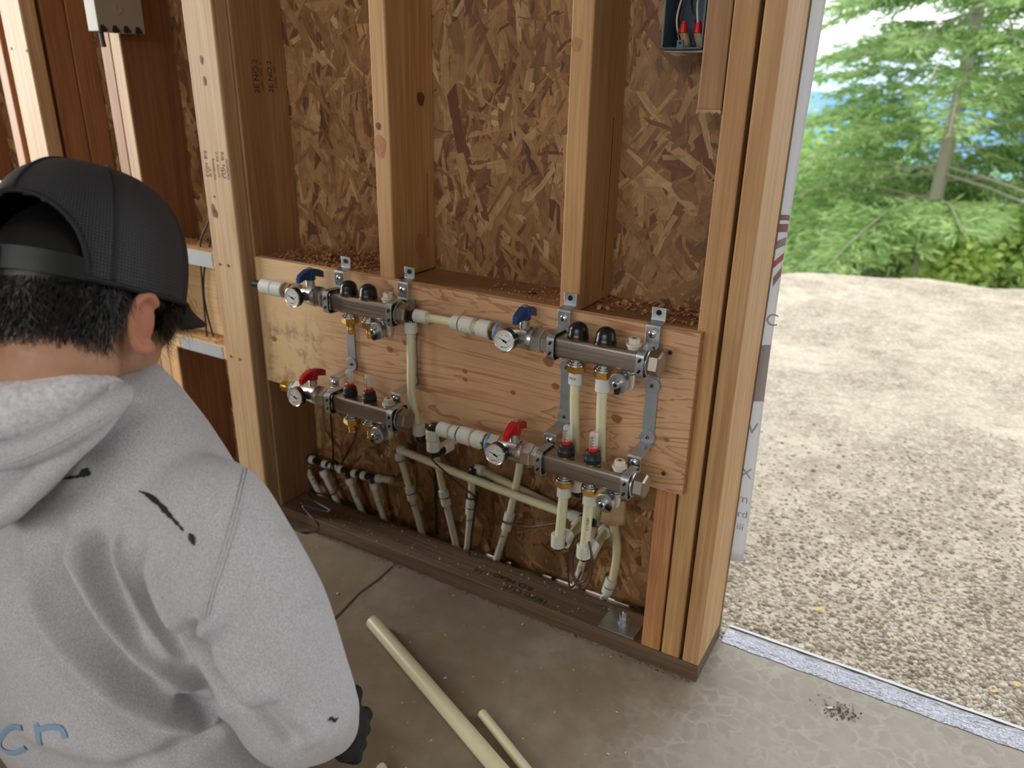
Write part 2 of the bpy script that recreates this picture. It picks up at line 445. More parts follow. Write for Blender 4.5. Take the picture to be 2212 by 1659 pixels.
# ground outside: gravel pad that breaks off into a slope
def gnd(x, y):
    e = 4.15 + 0.42 * x + .12 * math.sin(3.1 * x) + .05 * math.sin(9 * x)
    z = -0.105 + .012 * math.sin(3.7 * x + 1.3 * y) * math.sin(2.9 * y - x) + .006 * math.sin(11 * x + 3) * math.sin(13 * y)
    if y > e: z -= .55 * (y - e) + .05 * min(1, (y - e) * 6)
    return z
gx = np.concatenate([np.linspace(-7, -.6, 20), np.linspace(-.5, 3, 120), np.linspace(3.2, 10, 30)])
gy = np.concatenate([np.linspace(.146, 5.6, 190), np.linspace(5.8, 26, 30)])
gv = [(x, y, gnd(x, y)) for y in gy for x in gx]; nx = len(gx)
gg = G().add(gv, [(j * nx + i, j * nx + i + 1, (j + 1) * nx + i + 1, (j + 1) * nx + i) for j in range(len(gy) - 1) for i in range(nx - 1)])
ground = struct(gg.build('gravel_ground', M['gravel'], smooth=180), 'pale crushed gravel yard outside the opening')
# individual pebbles near the slab edge
def scatter_mesh(name, mats, items, parent=None):
    """items: (centre, radii, rot, colour) -> one mesh of small faceted stones"""
    t = (1 + 5 ** .5) / 2
    iv = np.array([(-1, t, 0), (1, t, 0), (-1, -t, 0), (1, -t, 0), (0, -1, t), (0, 1, t), (0, -1, -t), (0, 1, -t), (t, 0, -1), (t, 0, 1), (-t, 0, -1), (-t, 0, 1)]) / 1.9
    itri = np.array([(0, 11, 5), (0, 5, 1), (0, 1, 7), (0, 7, 10), (0, 10, 11), (1, 5, 9), (5, 11, 4), (11, 10, 2), (10, 7, 6), (7, 1, 8), (3, 9, 4), (3, 4, 2), (3, 2, 6), (3, 6, 8), (3, 8, 9), (4, 9, 5), (2, 4, 11), (6, 2, 10), (8, 6, 7), (9, 8, 1)])
    n = len(items); R = np.random.RandomState(5)
    V = np.zeros((n, 12, 3)); C = np.zeros((n, 12, 4))
    for i, (c, r, a, col) in enumerate(items):
        p = iv * np.array(r) * R.uniform(.8, 1.15, (12, 1)); ca, sa = math.cos(a), math.sin(a)
        V[i] = np.stack([p[:, 0] * ca - p[:, 1] * sa, p[:, 0] * sa + p[:, 1] * ca, p[:, 2]], 1) + np.array(c); C[i] = col
    F = (itri[None] + 12 * np.arange(n)[:, None, None]).reshape(-1, 3)
    me = bpy.data.meshes.new(name); me.from_pydata(V.reshape(-1, 3).tolist(), [], F.tolist()); me.update()
    ca_ = me.color_attributes.new('col', 'FLOAT_COLOR', 'POINT'); ca_.data.foreach_set('color', C.reshape(-1))
    me.polygons.foreach_set('use_smooth', [True] * len(me.polygons)); me.materials.append(mats)
    o = bpy.data.objects.new(name, me); COL.objects.link(o)
    if parent: put(o, parent)
    return o
pal = [srgb(196, 184, 164), srgb(176, 164, 146), srgb(222, 212, 192), srgb(156, 144, 126), srgb(206, 200, 188), srgb(142, 132, 116)]
items = []
for _ in range(17000):
    px, py = rng.uniform(1545, 2330), 900 + 790 * rng.random() ** .5
    p = at(px, py, 'z', -.102)
    if p.y < .2 or p.y > 4: continue
    r = rng.uniform(.0028, .0062) * (1.5 if rng.random() < .05 else 1)
    items.append(((p.x, p.y, gnd(p.x, p.y) + r * .10), (r * rng.uniform(.9, 1.5), r, r * .5), rng.uniform(0, 6.3), rng.choice(pal)))
tag(scatter_mesh('pebbles', M['pebble'], items), 'loose small pebbles lying on the gravel yard', 'gravel', kind='stuff')

# crinkled foil tape lapped over the slab edge in the opening
fv = []; nxs = 90; prof = [(.138, .0012), (.15, .004), (.165, .006), (.18, .004), (.192, -.002), (.199, -.006), (.2, -.03)]
for i in range(nxs):
    x = .738 + i * 2.7 / (nxs - 1)
    for j, (y, z) in enumerate(prof):
        fv.append((x, y + .0016 * math.sin(i * 2.3 + j), z + (.0012 * math.sin(i * 1.7 + j * 2.1) if 0 < j < 6 else 0)))
npf = len(prof)
fo = G().add(fv, [(i * npf + j, (i + 1) * npf + j, (i + 1) * npf + j + 1, i * npf + j + 1) for i in range(nxs - 1) for j in range(npf - 1)]).build('foil_tape', M['foil'], smooth=60)
tag(fo, 'crinkled silver foil tape lapped along the slab edge at the opening', 'tape')
tag(G().box(.738, 3.44, .2005, .2075, -.05, -.0035).build('edge_flashing', M['flash'], smooth=None), 'thin white flashing strip edging the silver foil tape', 'flashing')

# ---- OSB sheathing of the rear wall (exterior side), ragged light gap at its foot
wb = G()
for x0, x1, zb in ((-3.2, -.46, -.03), (-.46, .105, -.03), (.105, .165, -.01), (.165, .205, .006), (.205, .225, -.01), (.225, .237, .005), (.237, .32, -.01), (.32, .345, .005), (.345, .355, -.01), (.355, .405, .007), (.405, .43, .0), (.43, .50, .007), (.50, .535, .004), (.535, .56, -.01), (.56, .7295, -.03)):
    wb.box(x0, x1, .1412, .152, zb, 2.5)
wall_rear = struct(wb.build('wall_rear', M['osb'], smooth=None), 'oriented strand board sheathing behind the studs')
def gapz(x):
    if x < .105 or x > .56: return -.03
    return .007
R = np.random.RandomState(3)
pals = [srgb(*c)[:3] for c in ((184, 142, 92), (168, 126, 80), (196, 158, 108), (156, 114, 70), (142, 100, 62), (132, 88, 56), (120, 74, 48), (208, 174, 126), (100, 66, 44), (174, 134, 86))]
pals = [tuple(.96 * a + .04 * b for a, b in zip(c, srgb(164, 120, 74)[:3])) for c in pals]
wts = np.array([.19, .2, .12, .17, .12, .06, .045, .03, .02, .075]); wts /= wts.sum()
FV = []; FF = []; FC = []; FU = []
def flake(cx, cz, L, wd, ang, y, col):
    ca, sa = math.cos(ang), math.sin(ang); b = len(FV)
    e = R.uniform(-.012, .012, 4); j = R.uniform(.75, 1.1, 6); bow = R.uniform(-.004, .004)
    tl = R.uniform(-.0004, .0004, 2)
    pts = [(-L / 2 + e[0], -wd / 2 * j[0]), (0, -wd / 2 * j[1] + bow), (L / 2 + e[1], -wd / 2 * j[2]), (L / 2 + e[2], wd / 2 * j[3]), (0, wd / 2 * j[4] + bow), (-L / 2 + e[3], wd / 2 * j[5])]
    u0 = R.uniform(0, 50)
    for a_, b_ in pts:
        x = cx + a_ * ca - b_ * sa; z = cz + a_ * sa + b_ * ca
        z = max(z, gapz(x) + .001); x = min(x, .7285)
        FV.append((x, y - tl[0] * a_ / L * 2 - tl[1] * b_ / wd * 2, z)); FU.append((a_ + u0, b_)); FC.append(tuple(col) + (1,))
    FF.append((b, b + 1, b + 4, b + 5)); FF.append((b + 1, b + 2, b + 3, b + 4))
def flakes(n, x0, x1, z0, z1, size=1.0, lo=0.0, hi=.0016):
    for i in range(n):
        big = R.rand()
        L = R.uniform(.05, .145) * size; wd = R.uniform(.008, .027) * size
        if big < .3: L *= .6; wd *= .5
        if big > .95: L *= 1.2; wd *= 1.6
        ang = math.pi / 2 + R.normal(0, .55) if R.rand() < .85 else R.uniform(0, math.pi)
        col = np.array(pals[R.choice(len(pals), p=wts)]) * R.uniform(.80, 1.12)
        flake(R.uniform(x0, x1), R.uniform(z0, z1), L, wd, ang, .1408 - lo - (hi - lo) * (i / n), col)
flakes(4600, -.44, .70, .0, 1.32, 1.22); flakes(1300, -.44, .70, .0, 1.32, .55, .0016, .0020)
flakes(2600, -1.75, -.40, .0, 1.32, 1.1)
me = bpy.data.meshes.new('osb_strands'); me.from_pydata(FV, [], FF); me.update()
ca_ = me.color_attributes.new('col', 'FLOAT_COLOR', 'POINT'); ca_.data.foreach_set('color', np.array(FC).reshape(-1))
uvl = me.uv_layers.new(name='UVMap'); li = np.zeros(len(me.loops), int); me.loops.foreach_get('vertex_index', li)
uvl.data.foreach_set('uv', np.array(FU)[li].reshape(-1)); me.materials.append(M['flake'])
fo_ = bpy.data.objects.new('osb_strands', me); COL.objects.link(fo_); put(fo_, wall_rear); fo_['kind'] = 'stuff'

# ---- rest of the room (behind and beside the camera)
struct(G().box(-3.2, -3.1, -5, .152, 0, .4).box(-3.2, -3.1, -5, .152, 2.1, 2.6).box(-3.2, -3.1, -5, -1.4, .4, 2.1).box(-3.2, -3.1, -.3, .152, .4, 2.1).build('wall_left', M['osb'], smooth=None), 'strand board side wall with a window opening')
struct(G().box(-3.2, -1.2, -5, -4.9, 0, 2.6).box(3.2, 5, -5, -4.9, 0, 2.6).box(-1.2, 3.2, -5, -4.9, 2.3, 2.6).box(-1.2, 3.2, -5, -4.9, 0, 1.65).build('wall_front', M['board'], smooth=None), 'pale boarded wall with a wide high window opening')
struct(G().box(-1.66, -1.57, -3.5, -.60, 0, 2.6).build('wall_light_blocker', M['osb'], smooth=None), 'added unseen strand board partition blocking window light from the work area')  # added out of view to keep window light off the person's back and floor
struct(G().box(4.9, 5, -5, .152, 0, 2.6).build('wall_right', M['board'], smooth=None), 'pale boarded end wall')
struct(G().box(.73, 5, .0, .152, 2.15, 2.6).box(3.45, 5, .0, .152, 0, 2.15).build('wall_opening', M['osb'], smooth=None), 'framed wall round the wide opening')
struct(G().box(-3.2, 5, -5, .6, 2.6, 2.7).build('ceiling', M['board'], smooth=None), 'pale boarded ceiling')

# ================================================================ FRAMING LUMBER
def lumber(name, x0, x1, y0, y1, z0, z1, mat, label, cat='stud', bevel=.0028, group=None):
    o = G().box(x0, x1, y0, y1, z0, z1).build(name, M[mat], smooth=None, bevel=bevel, origin=((x0 + x1) / 2, (y0 + y1) / 2, z0))
    return tag(o, label, cat, group)
def knot(parent, c, n, rx, ry, mat='knot', name='knot'):
    """a knot: a thin oval of end grain a hair proud of the face, with two growth rings"""
    n = Vector(n); c = Vector(c); up = Vector((0, 0, 1)) if abs(n.z) < .9 else Vector((0, 1, 0)); u = up.cross(n)
    g = G()
    for k, s_ in enumerate((1.0, .66, .3)):
        poly = [(rx * s_ * math.cos(a) * (1 + .12 * math.sin(3 * a + k)), ry * s_ * math.sin(a) * (1 + .1 * math.cos(2 * a + 1))) for a in [i * 2 * math.pi / 14 for i in range(14)]]
        g.prism(poly, u, up, c, n, -.0004, .0003 + .0002 * k)
    o = g.build(name, M[mat], parent, smooth=None); return o
NL = 2.44
pl = G().prism([(-1.75, 0), (.7295, 0), (.7295, .14), (.612, .14), (.612, .089), (-1.75, .089)], (1, 0, 0), (0, 1, 0), (0, 0, 0), (0, 0, 1), 0, .038).build('bottom_plate', M['plate'], smooth=None, bevel=.002, origin=(.3, 0, 0))
tag(pl, 'dirty weathered bottom plate with handwriting lying along the slab', 'plate')
for s_, px, py, sz in (("HEAD CUT", 1135, 1283, .021), ("B.O. HEAD", 1108, 1256, .021), ("1/6", 1033, 1233, .019)):
    p = at(px, py, 'z', .0384); text('handwriting', s_, sz, frame(p, (-1, .02, 0), (0, -1, 0)), M['marker'], pl)
cr_ = lumber('stud', .615, .652, 0, .14, .038, .648, 'strip', 'short orange striped cripple stud beside the steel anchor plate')
st2 = lumber('stud', .656, .6915, 0, .14, .038, NL, 'fir', 'tall honey coloured stud, middle one of the opening jamb')
st3 = lumber('stud', .698, .7295, 0, .14, .038, NL, 'pale2', 'outermost jamb stud whose side faces the open doorway')
top = lumber('stud', .618, .6545, 0, .14, 1.018, NL, 'side', 'sawn-off orange stud hanging beside the blue electrical box')
gfr = G()
for i in range(40):
    x = .618 + .0365 * (i + .5) / 40; l = rng.uniform(.001, .006); gfr.box(x - .0004, x + .0004, -.0003, .0006, 1.018 - l, 1.019)
gfr.build('splinters', M['pale'], top, smooth=None)
B = lumber('stud', 0, .038, 0, .14, .682, NL, 'fir', 'stud with a round knot above the left pair of manifolds')
knot(B, (.014, -.0002, .936), (0, -1, 0), .013, .022, 'knotlight'); knot(B, (.012, -.0002, .972), (0, -1, 0), .006, .007)
knot(B, (.0382, .098, 1.02), (1, 0, 0), .012, .014); knot(B, (.0382, .085, .735), (1, 0, 0), .016, .03, 'knotlight')
C = lumber('stud', .4064, .4444, 0, .14, .682, NL, 'fir', 'stud with a small plug-like knot above the right pair of manifolds')
knot(C, (.416, -.0002, 1.108), (0, -1, 0), .0085, .011, 'knotlight')
G().box(.4446, .4449, .098, .0994, .70, 1.0).build('crack', M['dark'], C, smooth=None)
G().box(.0381, .0384, .112, .1132, .75, .88).build('crack', M['dark'], B, smooth=None)
S = lumber('stud', -.399, -.361, 0, .14, .038, NL, 'side', 'grade-stamped stud standing behind the flat front two-by-four')
A = lumber('stud', -.455, -.366, -.038, 0, 0, NL, 'pale', 'flat pale two-by-four with black grade stamps nailed over the wall framing')
knot(A, (-.414, -.0382, 1.085), (0, -1, 0), .0045, .009); knot(A, (-.412, -.0382, 1.045), (0, -1, 0), .0045, .010)
for px, py, a_, b_ in ((463, 425, .003, .003), (461, 455, .006, .016), (467, 462, .004, .010)):
    p = at(px, py, 'y', -.0382); knot(A, (p.x, -.0382, p.z), (0, -1, 0), a_, b_)
for px, py in ((475, 571), (493, 574), (499, 770), (518, 776)):
    p = at(px, py, 'y', -.0382); G().cyl((p.x, -.0378, p.z), (p.x, -.0392, p.z), .0032, 10).build('nail_head', M['knot'], A)
D1 = lumber('stud', -.806, -.768, 0, .14, .038, NL, 'red', 'pinkish inner stud of the doubled pair behind the cap')
D2 = lumber('stud', -.767, -.729, 0, .14, .038, NL, 'pale', 'pale outer stud of the doubled pair behind the cap')
G().box(-.7292, -.7287, .002, .138, .04, NL - .01).build('shaded_side', M['brown'], D2, smooth=None)  # darker sheet paints shade onto the right side of the pale stud
tr = lumber('stud', -.7285, -.6905, 0, .14, .038, .405, 'fir', 'short trimmer stud holding up the lower taped block')
G().box(-.6908, -.6902, .002, .138, .04, .40).build('shaded_side', M['brown'], tr, smooth=None)  # shade painted on the trimmer's right side in the same way
A2 = lumber('stud', -1.128, -1.038, -.038, 0, 0, NL, 'pale', 'flat greyish two-by-four at the far left above the cap')
for px, py in ((24, 105), (57, 110)):
    p = at(px, py, 'y', -.0382); G().cyl((p.x, -.0378, p.z), (p.x, -.0392, p.z), .0032, 10).build('nail_head', M['knot'], A2)
lumber('stud', -1.082, -1.043, .012, .074, 0.038, NL, 'red', 'front red-brown stud in the bay left of the grey box')
lumber('stud', -1.082, -1.043, .0765, .139, 0.038, NL, 'red', 'rear red-brown stud in the bay left of the grey box')
lumber('stud', -1.262, -1.224, 0, .14, .038, NL, 'red', 'narrow pinkish stud edge left of the flat greyish two-by-four')
lumber('stud', -1.61, -1.572, 0, .14, .038, NL, 'brown', 'dark brown stud at the left edge beside the white cable')
hd = lumber('header_block', -.36, .6545, .0005, .14, .642, .680, 'headr', 'horizontal header under the studs strewn with wood shavings', 'header')
p = at(1150, 634, 'z', .6802); G().cyl((p.x, p.y, .6795), (p.x, p.y, .6806), .0085, 20).build('drilled_hole', M['dark'], hd)
b1 = lumber('blocking', -.728, -.4, 0, .089, .633, .671, 'palex', 'upper taped horizontal block with two wires through it', 'blocking')
b2 = lumber('blocking', -.7275, -.4, 0, .089, .406, .4395, 'palex', 'lower taped horizontal block with two wires ending in it', 'blocking')
bb = lumber('backing_board', -.728, -.4, .056, .089, .4405, .632, 'palex', 'pale knotty board set upright between the two taped blocks', 'board')
def jag_tape(name, x0, x1, z0, z1, parent, label):
    n = 9; zs = [z0 + (z1 - z0) * i / (n - 1) for i in range(n)]
    left = [(x0 + rng.uniform(-.002, .002), z) for z in zs]; right = [(x1 + rng.uniform(-.004, .003), z) for z in zs]
    g = G().prism(left + right[::-1], (1, 0, 0), (0, 0, 1), (0, -.0012, 0), (0, 1, 0), 0, .001)
    return tag(g.build(name, M['tape'], parent, smooth=None), label)
jag_tape('duct_tape', -.64, -.505, .6345, .67, b1, 'grey duct tape')
jag_tape('duct_tape', -.665, -.512, .407, .4385, b2, 'grey duct tape')
# grade stamps
p = at(560, 165, 'x', -.3606)
def stamp(parent, rows, o, u, v, step, mat='ink'):
    for i, (s_, sz) in enumerate(rows):
        text('grade_stamp', s_, sz, frame(Vector(o) + Vector(v) * (-step[i]), u, v), M[mat], parent, 0.0)
# S: text runs upward, rows stacked towards +y
for dy, s_, sz, dz in ((-.018, "----------", .012, 0), (-.008, "2E NO.2", .019, 0), (.007, "S-DRY  HEM 12", .0085, 0), (.019, "---- ------", .009, 0), (.031, "2E NO.2", .018, 0), (.044, "S-DRY  HEM", .0085, 0)):
    text('grade_stamp', s_, sz, frame((-.3606, p.y + dy, p.z + dz), (0, 0, 1), (0, -1, 0)), M['ink'], S)
p = at(468, 360, 'y', -.0383)
for dx, s_, sz, dz in ((-.033, "RIB  NO.2", .013, .004), (-.023, "US SS", .009, -.012), (-.010, "ROSEBURG", .009, -.006), (.003, "D FIR  KD-HT", .009, .004), (.014, "US SS", .008, -.01), (.021, "RIB  NO.2", .013, .004), (.033, "ROSEBURG", .0085, -.004)):
    text('grade_stamp', s_, sz, frame((p.x + dx, -.0383, p.z + dz), (0, 0, -1), (1, 0, 0)), M['ink'], A)

# ---- plywood mounting board
bd = G().box(-.341, .668, -.019, -.0002, .394, .686).build('mounting_board', M['ply'], smooth=None, bevel=.0012, origin=(-.341, -.019, .394))
tag(bd, 'plywood mounting board with wavy grain carrying all four manifolds', 'board')
edge = G().box(.6682, .6688, -.0185, -.0006, .3945, .6855).build('plywood_edge', M['plyedge'], bd, smooth=None)
for px, py in ((1447, 762), (1433, 1023)):
    p = at(px, py, 'y', -.0195); g = G().cyl((p.x, -.0185, p.z), (p.x, -.0200, p.z), .0042, 12); g.build('screw', M['brassold'], bd)
    G().cyl((p.x, -.0199, p.z), (p.x, -.0203, p.z), .0018, 6).build('screw_recess', M['dark'], bd)
for px, py, r in ((1185, 782, .011), (1200, 835, .008), (1332, 905, .010), (592, 732, .008), (842, 755, .008), (1004, 802, .006), (1004, 820, .005), (874, 740, .006), (1108, 848, .006), (1335, 772, .004), (1305, 925, .006), (1210, 895, .005), (1440, 950, .005)):
    p = at(px, py, 'y', -.0192); knot(bd, (p.x, -.0191, p.z), (0, -1, 0), r, r * .85, 'knot2')

# ================================================================ MANIFOLDS
X, Y, Z = Vector((1, 0, 0)), Vector((0, 1, 0)), Vector((0, 0, 1))
def rrect(w, h, r, n=5):
    out = []
    for cx, cy, a0 in ((w / 2 - r, h / 2 - r, 0), (-w / 2 + r, h / 2 - r, 90), (-w / 2 + r, -h / 2 + r, 180), (w / 2 - r, -h / 2 + r, 270)):
        for k in range(n + 1):
            a = math.radians(a0 + 90 * k / n); out.append((cx + r * math.cos(a), cy + r * math.sin(a)))
    return out
def manifold(o, kind, label, lever, wrapped, stub):
    """o = point on the tube axis above outlet 1; the tube runs along +x"""
    o = Vector(o); P = lambda x, y, z: o + Vector((x, y, z))
    col = 'blue' if kind == 'return' else 'redp'
    t = thing('manifold', label, 'manifold', tuple(P(.04, 0, -.03)))
    G().prism(rrect(.036, .036, .007), Y, Z, o, X, -.036, .120).build('header_tube', M['steel'], t, 40, bevel=.0015)
    # end plug
    e = G().cyl(P(.120, 0, 0), P(.1285, 0, 0), .0225, 28, ch=.001).build('end_plug', M['chrome'], t, 30)
    G().hexa(P(.128, 0, 0), P(.1475, 0, 0), .0212, .003).build('plug_hexagon', M['steel'], e, 20)
    # ports on top
    for i, x in enumerate((0, .0495)):
        if kind == 'return':
            c = G().lathe(P(x, 0, .016), P(x, 0, 1), [(0, .0165), (.001, .0178), (.010, .0178), (.011, .0170), (.019, .0162), (.025, .0125), (.0285, .006), (.0292, .0005)], 12).build('actuator_cap', M['black'], t, 50)
            G().cyl(P(x, 0, .0175), P(x, 0, .0195), .0182, 24).build('cap_collar', M['brassold'], c)
        else:
            c = G().lathe(P(x, 0, .016), P(x, 0, 1), [(0, .0125), (.002, .0145), (.011, .0150), (.013, .0138), (.021, .0132), (.024, .0108)], 14, True, .2).build('flow_meter', M['blackm'], t, 28)
            G().cyl(P(x, 0, .0172), P(x, 0, .0190), .0148, 24).build('brass_washer', M['brass'], c)
            G().lathe(P(x, 0, .0395), P(x, 0, 1), [(0, .0082), (.006, .0082), (.0075, .007)], 20).build('flow_collar', M['redt'], c)
            G().lathe(P(x, 0, .046), P(x, 0, 1), [(0, .0074), (.024, .0072), (.027, .0062), (.0285, .003)], 20).build('sight_glass', M['glass'], c, 50)
            G().cyl(P(x, 0, .046), P(x, 0, .064), .0026, 8).cyl(P(x, 0, .058), P(x, 0, .062), .0046, 12).build('flow_indicator', M['white'], c)
            sg = G()
            for k in range(8): sg.box(o.x + x - .004, o.x + x + (.0042 if k % 2 else .0015), o.y - .0080, o.y - .0077, o.z + .048 + k * .0026, o.z + .0489 + k * .0026)
            sg.build('flow_scale', M['ink'], c, None)
    v = G().lathe(P(.098, 0, .0165), P(.098, 0, 1), [(0, .0105), (.005, .0105), (.0065, .0128), (.0095, .0128)], 20).build('air_vent', M['white'], t, 30)
    G().hexa(P(.098, 0, .026), P(.098, 0, .0345), .0098, .001).cyl(P(.098, 0, .0335), P(.098, 0, .0352), .0085, 16).build('vent_key', M['white'], v, 25)
    G().box(o.x + .095, o.x + .101, o.y - .003, o.y + .003, o.z + .0350, o.z + .0355).build('vent_slot', M['brassold'], v, None)
    # outlets below
    for i, x in enumerate((0, .0495)):
        n = G().lathe(P(x, 0, -.0165), P(x, 0, -1), [(0, .0105), (.006, .0105), (.0065, .0128), (.009, .0132), (.0095, .0160), (.0125, .0165), (.0135, .0150)], 24).build('outlet_neck', M['chrome'], t, 40)
        G().hexa(P(x, 0, -.029), P(x, 0, -.0415), .0172, .0018, .1 + i * .5).build('compression_nut', M['brass'], n, 20)
        if stub:
            G().lathe(P(x, 0, -.0405), P(x, 0, -1), [(0, .0078), (.006, .0086), (.0075, .0074), (.013, .0086), (.0145, .0074), (.020, .0084), (.022, .0070)], 20).build('barb', M['brass'], n, 40)
    # drain cock
    d = G().lathe(P(.094, 0, -.0165), P(.094, 0, -1), [(0, .0105), (.007, .0105), (.008, .0122), (.030, .0118), (.034, .0100)], 20).build('drain_cock', M['chrome'], t, 35)
    c0 = P(.088, -.013, -.036)
    ax = Vector((-.10, -1, -.02)).normalized()
    G().lathe(c0, c0 + ax, [(0, .0152), (.003, .0168), (.013, .0168), (.015, .0155)], 28).build('drain_cap', M['zinc'], d, 30)
    G().lathe(c0 + ax * .0145, c0 + ax, [(0, .0068), (.008, .0062), (.009, .0050)], 18).build('drain_spindle', M['chrome'], d, 30)
    G().cyl(c0 + ax * .0232, c0 + ax * .0238, .0032, 12).build('spindle_bore', M['dark'], d)
    lv = Vector((math.sin(lever), 0, -math.cos(lever))); s1 = c0 + ax * .0162; wv = ax.cross(lv).normalized()
    G().prism([(-.0042, -.006), (.0042, -.006), (.0036, .016), (-.0036, .016)], wv, lv, s1, ax, 0, .0042).build('drain_lever', M['black'], d, 30)
    # ball valve on the inlet side
    b = G()
    G().lathe(P(-.036, 0, 0), P(-1, 0, 0), [(0, .0165), (.008, .0165)], 24).build('tube_nipple', M['chrome'], t, 28)
    b.lathe(P(-.080, 0, 0), P(-1, 0, 0), [(0, .0198), (.004, .0205), (.008, .0212), (.012, .0205), (.020, .0200), (.028, .0192), (.036, .0176), (.040, .0160), (.050, .0160), (.052, .0178)], 28)
    b.cyl(P(-.1015, 0, .012), P(-.1015, 0, .0335), .0088, 20, ch=.0006)
    bv = b.build('ball_valve', M['chrome'], t, 28)
    G().hexa(P(-.044, 0, 0), P(-.0625, 0, 0), .0196, .002, .52).build('union_nut', M['chrome'], bv, 20)
    G().hexa(P(-.062, 0, 0), P(-.081, 0, 0), .0222, .002, .52).build('union_nut', M['chrome'], bv, 20)
    G().hexa(P(-.131, 0, 0), P(-.1525, 0, 0), .0196, .002, .52).build('inlet_hexagon', M['chrome'], bv, 20)
    if wrapped: G().lathe(P(-.151, 0, 0), P(-1, 0, 0), [(0, .0178), (.004, .0182), (.006, .017)], 24).build('sealing_tape', M['bluetape'], bv, 40)
    G().hexa(P(-.155, 0, 0), P(-.166, 0, 0), .0176, .001, .3).build('adapter', M['brass' if stub == 2 else 'brassold'], bv, 20)
    if stub == 2: G().lathe(P(-.1655, 0, 0), P(-1, 0, 0), [(0, .0115), (.006, .0125), (.008, .0105), (.014, .0125), (.016, .0105), (.022, .0122), (.025, .0100)], 20).build('inlet_barb', M['brass'], bv, 40)
    # lever across the pipe = closed
    h = G().lathe(P(-.1015, 0, .0325), P(-.1015, 0, 1), [(0, .0108), (.016, .0104), (.021, .0092), (.0225, .0072)], 16)
    for s in (-1, 1):
        h.add([P(-.1015 + a, s * y, z) for y, z0, z1, w in ((.006, .040, .055, .0085), (.022, .035, .0505, .0062), (.034, .031, .044, .0050)) for a, z in ((-w, z0), (w, z0), (w, z1), (-w, z1))],
              [(0, 1, 2, 3), (8, 11, 10, 9)] + [(4 * j + k, 4 * j + 4 + k, 4 * j + 4 + (k + 1) % 4, 4 * j + (k + 1) % 4) for j in (0, 1) for k in range(4)])
    hb = h.build('valve_lever', M[col], t, 30, bevel=.0012)
    G().hexa(P(-.1015, 0, .0545), P(-.1015, 0, .0578), .0052, .0008).build('lever_nut', M['chrome'], hb, 20)
    # thermometer facing the room, turned a little to the left
    gc = P(-.1225, -.020, -.001); ga = Vector((-.02, -1, .02)).normalized()
    th = G().cyl(gc, gc + ga * .012, .0198, 32, ch=.0006).cyl(gc - ga * .012, gc, .007, 14).build('thermometer', M['black'], t, 30)
    G().lathe(gc + ga * .0115, gc + ga, [(0, .0203), (.0022, .0203), (.0026, .0190), (.0020, .0182)], 36, False).build('bezel', M['chrome'], th, 40)
    f0 = gc + ga * .0124
    G().cyl(f0, f0 + ga * .0008, .0184, 36).build('dial', M['gface'], th, 30)
    F = frame(f0 + ga * .0010, X + ga * (-X.dot(ga)), Z)
    dg = G()
    for k in range(27):
        a = math.radians(225 - 270 * k / 26); r0, r1 = (.0128, .0158) if k % 2 == 0 else (.0142, .0158); w = .00028
        c_, s_ = math.cos(a), math.sin(a)
        dg.add([F @ Vector((c_ * r - s_ * e, s_ * r + c_ * e, 0)) for r, e in ((r0, -w), (r1, -w), (r1, w), (r0, w))], [(0, 1, 2, 3)])
    dg.build('dial_marks', M['ink'], th, None)
    for k, s_ in enumerate(("0", "20", "40", "60", "80", "120")):
        a = math.radians(225 - 270 * k / 5)
        text('dial_number', s_, .0034, F @ Matrix.Translation((.0104 * math.cos(a), .0104 * math.sin(a), .0001)), M['ink'], th)
    text('dial_writing', 'uponor', .0046, F @ Matrix.Translation((0, -.0112, .0001)), M['marker'], th, .0001)
    na = math.radians(156); nd = Vector((math.cos(na), math.sin(na), 0)); nn = Vector((-nd.y, nd.x, 0))
    G().add([F @ (nd * a + nn * b_ + Vector((0, 0, .0006))) for a, b_ in ((.015, 0), (0, .0011), (-.0065, .0020), (-.0065, -.0020), (0, -.0011))], [(0, 1, 2, 3, 4)]).cyl(F @ Vector((0, 0, 0)), F @ Vector((0, 0, .0012)), .0021, 14).build('needle', M['black'], th, None)
    return t
UZ, UY, LZ, LY = .6435, -.076, .4435, -.110
manifold((-.0165, UY, UZ), 'return', 'upper left manifold with blue lever and two black caps', 0.0, False, 1)
manifold((.4815, UY, UZ), 'return', 'upper right manifold with blue lever and two black caps', 0.1, True, 0)
manifold((.0025, LY, LZ), 'supply', 'lower left manifold with red lever and two flow meters', -.6, True, 2)
manifold((.4865, LY, LZ), 'supply', 'lower right manifold with red lever and two flow meters', 1.3, True, 0)

